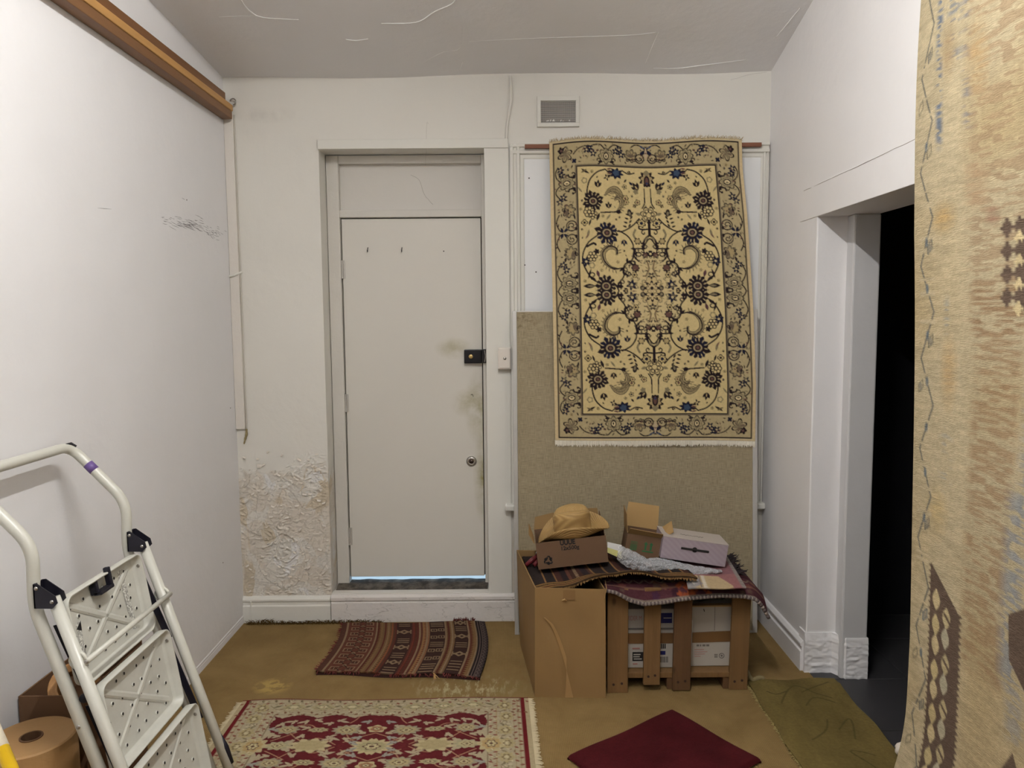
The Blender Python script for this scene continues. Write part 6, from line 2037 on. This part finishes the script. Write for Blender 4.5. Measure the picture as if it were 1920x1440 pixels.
for v in np.linspace(0.0, 0.6, 40):
    X, Y, Z = pink_surf(np.array([1.0]), np.array([v]))
    pts.append((X[0], Y[0], Z[0] - 0.002)); drs.append((1, rnd.uniform(-0.6, 0.6), rnd.uniform(-0.2, 0.6)))
fringe('dark_fringe', pts, drs, 0.034, rnd, simple('dark tangled wool', (44, 36, 38), 0.95), pk, 0.0026, 0.45, 2)
# ================================================================== small boxes on the pile
def open_box(root, M, w, d, h, t, mat):
    """front, back, sides and bottom of a carton; local origin = front lower left corner"""
    f = MB(M).box(0, w, 0, t, 0, h).build('panel', mat, root)
    MB(M).box(0, w, d - t, d, 0, h).build('panel', mat, root)
    MB(M).box(0, t, t, d - t, 0, h).build('panel', mat, root)
    MB(M).box(w - t, w, t, d - t, 0, h).build('panel', mat, root)
    MB(M).box(t, w - t, t, d - t, 0, t).build('bottom', mat, root)
    return f
def flapq(root, M, q, mat, t=0.003):
    mb = MB(M)
    mb.sheet(q, t)
    return mb.build('flap', mat, root)
def local_dir(M, v):
    return (M.to_3x3() @ Vector(v)).normalized()

# ---- coffee carton with the hat
Mh = Matrix.Translation((0.127, 3.500, 0.536)) @ Matrix.Rotation(R(-6.2), 4, 'Y')
hb = thing('carton', 'low brown carton marked 12x500g with a recycling sign, holding a straw hat', 'box', Mh @ Vector((0.17, 0.12, 0)))
w_, d_, h_ = 0.338, 0.235, 0.130
open_box(hb, Mh, w_, d_, h_, 0.004, M_taupe)
flapq(hb, Mh, [(-0.004, 0.0, h_), (-0.004, 0.11, h_), (-0.020, 0.11, h_ + 0.070), (-0.026, 0.03, h_ + 0.040)], M_card)
flapq(hb, Mh, [(0.0, d_, h_), (0.13, d_, h_), (0.11, d_ + 0.01, h_ + 0.075), (0.012, d_ + 0.01, h_ + 0.062)], M_card)
flapq(hb, Mh, [(0.20, d_, h_), (w_, d_, h_), (w_ - 0.004, d_ + 0.012, h_ + 0.072), (0.25, d_ + 0.012, h_ + 0.078)], M_card)
flapq(hb, Mh, [(w_, 0.05, h_), (w_, d_, h_), (w_ + 0.004, d_, h_ + 0.06), (w_ + 0.006, 0.12, h_ + 0.02)], M_cardd)
ux, uz = local_dir(Mh, (1, 0, 0)), local_dir(Mh, (0, 0, 1))
text_on('print', '12x500g', 0.0262, Mh @ Vector((0.116, -0.0008, 0.082)), ux, uz, M_ink, hb, 0.0006)
text_on('print', 'UUUE', 0.034, Mh @ Vector((0.116, -0.0008, 0.1075)), ux, uz, M_ink, hb, 0.0016, 0.82)
# recycling sign: three chasing bent arrows
rc_ = Vector((0.052, -0.0008, 0.040))
for k in range(3):
    A = Matrix.Rotation(k * 2 * PI / 3, 2)
    def P2(u, v):
        q = A @ Vector((u, v))
        return Mh @ (rc_ + Vector((q.x * 0.0235, 0, q.y * 0.0235)))
    sh = MB()
    nr = local_dir(Mh, (0, -1, 0)) * 0.0006
    for poly in ([(-0.62, 0.12), (-0.25, 0.78), (0.02, 0.62), (-0.32, -0.02)], [(-0.20, 0.84), (-0.08, 0.98), (0.28, 0.98), (0.42, 0.82), (0.60, 0.50), (0.34, 0.35), (0.15, 0.68)], [(0.17, 0.28), (0.80, 0.62), (0.80, 0.02)]):
        sh.prism([P2(*p_) for p_ in poly], nr)
    sh.build('recycling_arrow', M_ink, hb)

# ---- straw hat with rolled brim
def straw():
    t = NT('woven straw')
    o = t.obj()
    wv = t.n('ShaderNodeTexWave', wave_type='RINGS', rings_direction='Z')
    wv.inputs['Scale'].default_value = 48
    wv.inputs['Distortion'].default_value = 0.6
    t.l(o, wv.inputs['Vector'])
    n = t.noise(o, 120, 3)
    col = t.mix(wv.outputs['Fac'], lin(150, 120, 74), lin(182, 152, 98))
    col = t.mix(t.math('MULTIPLY', n, 0.4), col, lin(160, 122, 70))
    return t.done(col, 0.6, t.bump(wv.outputs['Fac'], 0.35, 0.003))
vs, fs = [], []
NT_, seg = 26, 64
prof = []
for i in range(NT_ + 1):
    s = i / NT_
    for k in range(seg):
        th = 2 * PI * k / seg
        c, sn = math.cos(th), math.sin(th)
        if s < 0.5:                       # crown, from the top centre down
            q = s / 0.5
            rr_ = min(1.0, 0.02 + 1.12 * math.sin(min(q * 1.35, 1) * PI / 2) ** 0.9 * 0.86 + 0.08 * q)
            rx, ry = 0.092 * rr_, 0.078 * rr_
            z = 0.108 * (1 - max(0, (q - 0.45) / 0.55) ** 1.25) if q > 0.45 else 0.108 + 0.004 * (1 - q)
            x, y = rx * c, ry * sn
            top = max(0.0, min(1.0, (z - 0.05) / 0.05))
            z -= top * 0.024 * math.exp(-(y / 0.022) ** 2) * (1 - 0.4 * abs(x) / 0.09)
            z -= top * 0.016 * max(0, -c) * q
        else:                             # brim
            q = (s - 0.5) / 0.5
            rx, ry = 0.092 + 0.088 * q, 0.078 + (0.058 - 0.022 * abs(sn)) * q
            x, y = rx * c, ry * sn
            side = abs(sn) ** 1.4
            z = -0.018 * math.sin(min(q * 2.2, 1) * PI / 2) * side + 0.074 * side * q ** 1.9 - (0.052 if c < 0 else 0.004) * abs(c) ** 2.5 * q ** 1.3
        vs.append((x, y, z))
for i in range(NT_):
    for k in range(seg):
        a, b = i * seg + k, i * seg + (k + 1) % seg
        fs.append((a, b, b + seg, a + seg))
fs.append(tuple(range(seg)))
hc = Vector((0.300, 3.598, 0.705))
Mhat = Matrix.Translation(hc) @ Matrix.Rotation(R(-7), 4, 'Y') @ Matrix.Rotation(R(7), 4, 'X') @ Matrix.Rotation(R(-4), 4, 'Z')
hat = MB(Mhat).add(vs, fs).build('straw_hat', straw(), None, org=hc, smooth=True)
sm = hat.modifiers.new('solid', 'SOLIDIFY')
sm.thickness = 0.0035
tag(hat, 'straw cowboy style hat with rolled brim sitting in the low brown carton', 'hat')

# ---- carton with green arrows
Mg = Matrix.Translation((0.545, 3.545, 0.592)) @ Matrix.Rotation(R(9.0), 4, 'Y') @ Matrix.Rotation(R(-2), 4, 'Z')
gb = thing('carton', 'small open brown carton printed with green up arrows', 'box', Mg @ Vector((0.08, 0.07, 0)))
w_, d_, h_ = 0.168, 0.135, 0.112
open_box(gb, Mg, w_, d_, h_, 0.003, M_taupe)
flapq(gb, Mg, [(0.0, d_, h_), (w_, d_, h_), (w_ - 0.006, d_ + 0.030, h_ + 0.115), (0.006, d_ + 0.030, h_ + 0.115)], M_carde)
flapq(gb, Mg, [(w_, 0.0, h_), (0.0, 0.0, h_), (0.004, -0.026, h_ + 0.030), (w_ - 0.004, -0.030, h_ + 0.026)], M_card)
flapq(gb, Mg, [(w_, d_, h_), (w_, 0.0, h_), (w_ + 0.050, 0.006, h_ + 0.035), (w_ + 0.058, d_ - 0.01, h_ + 0.060)], M_carde)
flapq(gb, Mg, [(0.0, 0.0, h_), (0.0, d_, h_), (-0.018, d_, h_ + 0.10), (-0.014, 0.02, h_ + 0.085)], M_card)
M_grn = simple('green print', (44, 98, 58), 0.7)
nr = local_dir(Mg, (0, -1, 0)) * 0.0006
def gp(pts):
    return MB().prism([Mg @ Vector((x, -0.0006, z)) for x, z in pts], nr)
for x in (0.096, 0.122):
    gp([(x - 0.0045, 0.040), (x + 0.0045, 0.040), (x + 0.0045, 0.067), (x + 0.0105, 0.067), (x, 0.080), (x - 0.0105, 0.067), (x - 0.0045, 0.067)]).build('up_arrow', M_grn, gb)
gp([(0.082, 0.029), (0.136, 0.029), (0.136, 0.036), (0.082, 0.036)]).build('arrow_bar', M_grn, gb)
for k in range(7):
    z = 0.030 + k * 0.0068
    gp([(0.022, z), (0.055, z), (0.055, z + (0.0042 if k < 4 else 0.0026)), (0.022, z + (0.0042 if k < 4 else 0.0026))]).build('print_line', M_grn, gb)

# ---- lilac box with a carrying slot
Ml = Matrix.Translation((0.712, 3.505, 0.588)) @ Matrix.Rotation(R(8.6), 4, 'Y') @ Matrix.Rotation(R(-1), 4, 'Z')
lb_ = thing('lilac_box', 'closed pale lilac patterned box with a dark carrying slot', 'box', Ml @ Vector((0.16, 0.09, 0)))
w_, d_, h_ = 0.316, 0.172, 0.110
def lilac():
    t = NT('lilac printed card')
    o = t.obj()
    wv = t.n('ShaderNodeTexWave', bands_direction='DIAGONAL')
    wv.inputs['Scale'].default_value = 22
    wv.inputs['Distortion'].default_value = 1.5
    t.l(o, wv.inputs['Vector'])
    return t.done(t.mix(wv.outputs['Fac'], lin(158, 144, 152), lin(164, 151, 158)), 0.45, None)
M_lil = lilac()
MB(Ml).box(0, w_, 0, d_, 0, h_ - 0.002).build('body', M_lil, lb_, bevel=0.002)
MB(Ml).box(-0.001, w_ + 0.001, -0.001, d_ + 0.001, h_ - 0.0025, h_).build('lid', simple('pale lid', (182, 172, 164), 0.5, 0.04, 60), lb_)
slot = [(0.088, 0.060), (0.140, 0.062)] + [(0.158 + 0.016 * math.cos(a), 0.065 + 0.012 * math.sin(a)) for a in [PI - k * PI / 8 for k in range(9)]] + [(0.176, 0.068), (0.228, 0.070)]
MB(Ml).tube([(0.092, -0.0012, 0.063), (0.226, -0.0012, 0.063)], 0.0052, 8, flat=1).build('slot', M_gap, lb_)
MB(Ml).lathe((0.158, 0.002, 0.063), [(0.0002, 0.004), (0.0125, 0.004), (0.0125, 0.0)], 20, (0, -1, 0)).build('slot', M_gap, lb_)
# faint flowing script on the lid
pts = []
for k in range(60):
    u = k / 59
    pts.append(Ml @ Vector((0.095 + 0.115 * u, 0.070 + 0.0065 * math.sin(u * 46) * (0.6 + 0.4 * math.sin(u * 9)) + 0.002 * math.sin(u * 21), h_ + 0.0006)))
MB().tube(pts, 0.0011, 5).build('script_print', M_grey, lb_)

# ---- bubble wrap stuffed in front of the boxes
def wrap_mat():
    t = NT('bubble wrap film')
    o = t.pos()
    v = t.n('ShaderNodeTexVoronoi')
    v.inputs['Scale'].default_value = 130
    t.l(o, v.inputs['Vector'])
    h = t.ramp(v.outputs['Distance'], 0.1, 0.5, (1, 1, 1), (0, 0, 0))
    nrm = t.bump(h, 0.8, 0.004)
    nrm = t.bump(t.noise(o, 30, 3), 0.5, 0.01, nrm)
    m = t.done(lin(232, 234, 238), 0.06, nrm, spec=0.9)
    t.b.inputs['Transmission Weight'].default_value = 0.0
    t.b.inputs['Alpha'].default_value = 0.36
    return m
topc = [(1160, 1026), (1175, 1030), (1192, 1038), (1212, 1050), (1232, 1048), (1260, 1054), (1290, 1061), (1325, 1067), (1352, 1072)]
botc = [(1157, 1049), (1172, 1062), (1190, 1070), (1214, 1074), (1235, 1076), (1262, 1079), (1300, 1082), (1335, 1077), (1354, 1074)]
def cr_interp(P, u):
    x = u * (len(P) - 1)
    i = min(int(x), len(P) - 2)
    f = x - i
    return (P[i][0] * (1 - f) + P[i + 1][0] * f, P[i][1] * (1 - f) + P[i + 1][1] * f)
vs, fs = [], []
nu, nv = 200, 48
for j in range(nv + 1):
    v = j / nv
    for i in range(nu + 1):
        u = i / nu
        a, b = cr_interp(topc, u), cr_interp(botc, u)
        px, py = a[0] * (1 - v) + b[0] * v, a[1] * (1 - v) + b[1] * v
        y = 3.492 - 0.055 * v - 0.030 * math.sin(PI * v) + 0.010 * mnoise.noise((u * 16, v * 5, 1)) + 0.005 * mnoise.noise((u * 46, v * 12, 4))
        q = onY(px, py, y)
        hx = (u * 0.5 / 0.0105 + (int(v * 0.10 / 0.0091) % 2) * 0.5) % 1 - 0.5
        hy = (v * 0.10 / 0.0091) % 1 - 0.5
        bb2 = max(0.0, 1 - (hx * hx + hy * hy) * 5.5)
        q += Vector((0, -0.0030, 0.0024)) * bb2
        q.z += 0.004 + 0.005 * mnoise.noise((u * 22, v * 7, 9))
        vs.append(q)
for j in range(nv):
    for i in range(nu):
        a = j * (nu + 1) + i
        fs.append((a, a + 1, a + nu + 2, a + nu + 1))
bw_ = MB().add(vs, fs).build('bubble_wrap', wrap_mat(), None, org=(0.78, 3.45, 0.56), smooth=True)
sm = bw_.modifiers.new('solid', 'SOLIDIFY')
sm.thickness = 0.004
tag(bw_, 'crumpled clear bubble wrap lying in front of the lilac box', 'bubble wrap')

# ---- booklet, red-handled shears
A, B, C, D = onY(1139, 1016, 3.58), onY(1166, 1022, 3.58), onY(1166, 1048, 3.56), onY(1139, 1036, 3.56)
bk = thing('booklet', 'white and yellow booklet tucked between the hat carton and bubble wrap', 'booklet', D)
mid1, mid2 = A.lerp(D, 0.52), B.lerp(C, 0.5)
MB().sheet([A, B, mid2, mid1], -0.002).build('page', simple('white page', (222, 220, 216), 0.6), bk)
MB().sheet([mid1, mid2, C, D], -0.002).build('cover', simple('yellow cover', (206, 200, 130), 0.6, 0.2, 60), bk)
sh = thing('shears', 'red-handled shears lying in the corner of the tall carton', 'shears', onY(1000, 1050, 3.62))
M_rh = simple('red handle', (104, 30, 36), 0.45)
a, b = onY(986, 1060, 3.60), onY(1010, 1040, 3.63)
MB().tube([a, a.lerp(b, 0.5), b], [0.010, 0.0125, 0.010], 10).build('handle', M_rh, sh, smooth=True)
a2, b2_ = onY(1001, 1060, 3.59), onY(1016, 1046, 3.62)
MB().tube([a2, a2.lerp(b2_, 0.5), b2_], [0.010, 0.0125, 0.010], 10).build('handle', M_rh, sh, smooth=True)
MB().tube([b, b + Vector((0.04, 0.03, -0.005))], 0.008, 8).build('blade', M_chrome, sh)
MB().tube([b2_, b2_ + Vector((0.03, 0.03, 0.0))], 0.008, 8).build('blade', M_chrome, sh)
MB().sheet([b + Vector((-0.016, -0.012, 0.012)), b + Vector((0.02, -0.012, 0.014)), b + Vector((0.03, -0.004, 0.022)), b + Vector((-0.008, -0.004, 0.020))], 0.002).build('tag', simple('white tag', (206, 206, 202), 0.6), sh)

# ================================================================== floor pieces at the right
def plain_chart(nx, ny, base, var, seed, marks=None):
    r = np.random.RandomState(seed)
    K = np.empty((ny, nx, 3))
    K[:] = lin(*base)
    f = np.zeros((ny, nx))
    for sc, am in ((4, 0.5), (9, 0.3), (22, 0.2)):
        g = r.rand(sc + 3, sc + 3)
        yy, xx = np.meshgrid(np.linspace(0, sc, ny), np.linspace(0, sc, nx), indexing='ij')
        iy, ix = yy.astype(int), xx.astype(int)
        ty, tx = yy - iy, xx - ix
        f += am * ((g[iy, ix] * (1 - tx) + g[iy, ix + 1] * tx) * (1 - ty) + (g[iy + 1, ix] * (1 - tx) + g[iy + 1, ix + 1] * tx) * ty)
    K *= (1 + var * (f - 0.5) * 2)[..., None]
    return K
A, B, C, D = Vector((0.700, 3.158, 0)), Vector((0.968, 2.776, 0)), Vector((0.212, 2.812, 0)), Vector((0.480, 2.430, 0))
bg = thing('burgundy_mat', 'plain deep burgundy plush mat lying at an angle on the matting', 'mat', (0.59, 2.79, 0.0))
def burg_surf(U, V):
    g = lambda k: A[k] * (1 - U) * (1 - V) + B[k] * U * (1 - V) + C[k] * (1 - U) * V + D[k] * U * V
    e = np.minimum(np.minimum(U, 1 - U) * 0.47, np.minimum(V, 1 - V) * 0.59)
    Z = 0.024 + 0.003 * np.sin(U * 7 + V * 9) - 0.016 * np.clip(1 - e / 0.014, 0, 1) ** 2
    return g(0), g(1), Z
rug_mesh('pile', plain_chart(110, 130, (70, 21, 25), 0.45, 3), burg_surf, rug_material('burgundy plush', 160, 0.7, 0.2), bg, thick=0.008, back=(0, 0, -1))

ol = thing('olive_mat', 'worn olive green mat lying in front of the doorway', 'mat', (1.32, 2.9, 0.0))
def olive_chart():
    K = plain_chart(120, 230, (112, 97, 56), 0.40, 5)
    c = Cv(43, 105, 120, 230, (0, 0, 0))
    c.a[:] = np.repeat(np.repeat(K, 2, 0), 2, 1)
    DKc = (82, 72, 42)
    for pts in (((10, 22), (16, 10), (22, 6), (28, 14), (34, 18)), ((16, 10), (10, 14), (6, 12)), ((22, 12), (32, 8), (38, 4)), ((20, 24), (26, 18), (34, 22)), ((26, 44), (34, 36), (30, 52)), ((12, 52), (20, 44), (24, 36)), ((32, 64), (24, 60), (28, 72))):
        c.curve(pts, 0.7, DKc)
    return c.knots()
def olive_surf(U, V):
    X = 1.113 + 0.424 * U - 0.008 * V + 0.004 * np.sin(V * 21)
    Y = 3.425 - 1.03 * V + 0.006 * np.sin(U * 11) + 0.016 * U * np.clip(1 - V * 8, 0, 1)
    Z = 0.012 + 0.002 * np.sin(U * 9 + V * 13) + 0.006 * np.exp(-((V - 0.05 - 0.10 * (1 - U)) / 0.015) ** 2) * np.clip(U * 2 - 0.8, 0, 1)
    return X, Y, Z
rug_mesh('pile', olive_chart(), olive_surf, rug_material('worn olive pile', 200, 0.6, 0.2), ol, thick=0.010, back=(0, 0, -1))
rnd = random.Random(17)
pts = [(1.113 + rnd.uniform(-0.004, 0.004), 3.42 - 0.75 * k / 130, 0.006) for k in range(130)]
fringe('frayed_edge', pts, [(-1, rnd.uniform(-0.7, 0.7), 0.0) for _ in pts], 0.012, rnd, simple('frayed olive wool', (150, 134, 84), 0.95), ol, 0.0018, 0.4)
q = Vector((1.125, 3.425, 0.0))
mb = MB().tube(smooth_path([q + Vector((-0.008, 0.03, 0.045)), q + Vector((-0.004, 0.012, 0.05)), q + Vector((0.004, 0.0, 0.03)), q + Vector((0.02, -0.004, 0.016)), q + Vector((0.05, 0.004, 0.022)), q + Vector((0.075, 0.01, 0.014))], 4), 0.011, 7, flat=0.6)
mb.build('curled_corner', simple('curled backing', (134, 120, 84), 0.95, 0.3, 80), ol, smooth=True)

pl = MB().box(1.688, 1.712, 2.72, 3.005, -0.001, 0.56).build('wooden_board', plank_mat('reddish board', (120, 62, 30)), None, org=(1.70, 2.86, -0.001), bevel=0.003)
tag(pl, 'reddish wooden board standing behind the faded hanging kilim', 'board')

# white twisted rope end by the foot of the hanging kilim
rp = thing('rope', 'thick white twisted rope end at the foot of the hanging kilim', 'rope', (1.54, 2.72, 0.0))
base = smooth_path([(1.517, 2.795, 0.046), (1.530, 2.76, 0.046), (1.548, 2.70, 0.046), (1.575, 2.60, 0.042), (1.60, 2.45, 0.032)], 10)
M_rope = simple('white cotton rope', (222, 212, 198), 0.85, 0.08, 80)
for s in range(3):
    P = []
    for k, q in enumerate(base):
        t_ = (base[min(k + 1, len(base) - 1)] - base[max(k - 1, 0)]).normalized()
        n1_ = t_.cross(Vector((0, 0, 1))).normalized()
        n2_ = n1_.cross(t_)
        a = k * 0.55 + s * 2 * PI / 3
        rr_ = 0.014 * min(1.0, 0.4 + k * 0.25)
        P.append(q + n1_ * rr_ * math.cos(a) + n2_ * rr_ * math.sin(a))
    MB().tube(P, [0.008] + [0.0145] * (len(P) - 2) + [0.010], 10).build('strand', M_rope, rp, smooth=True)
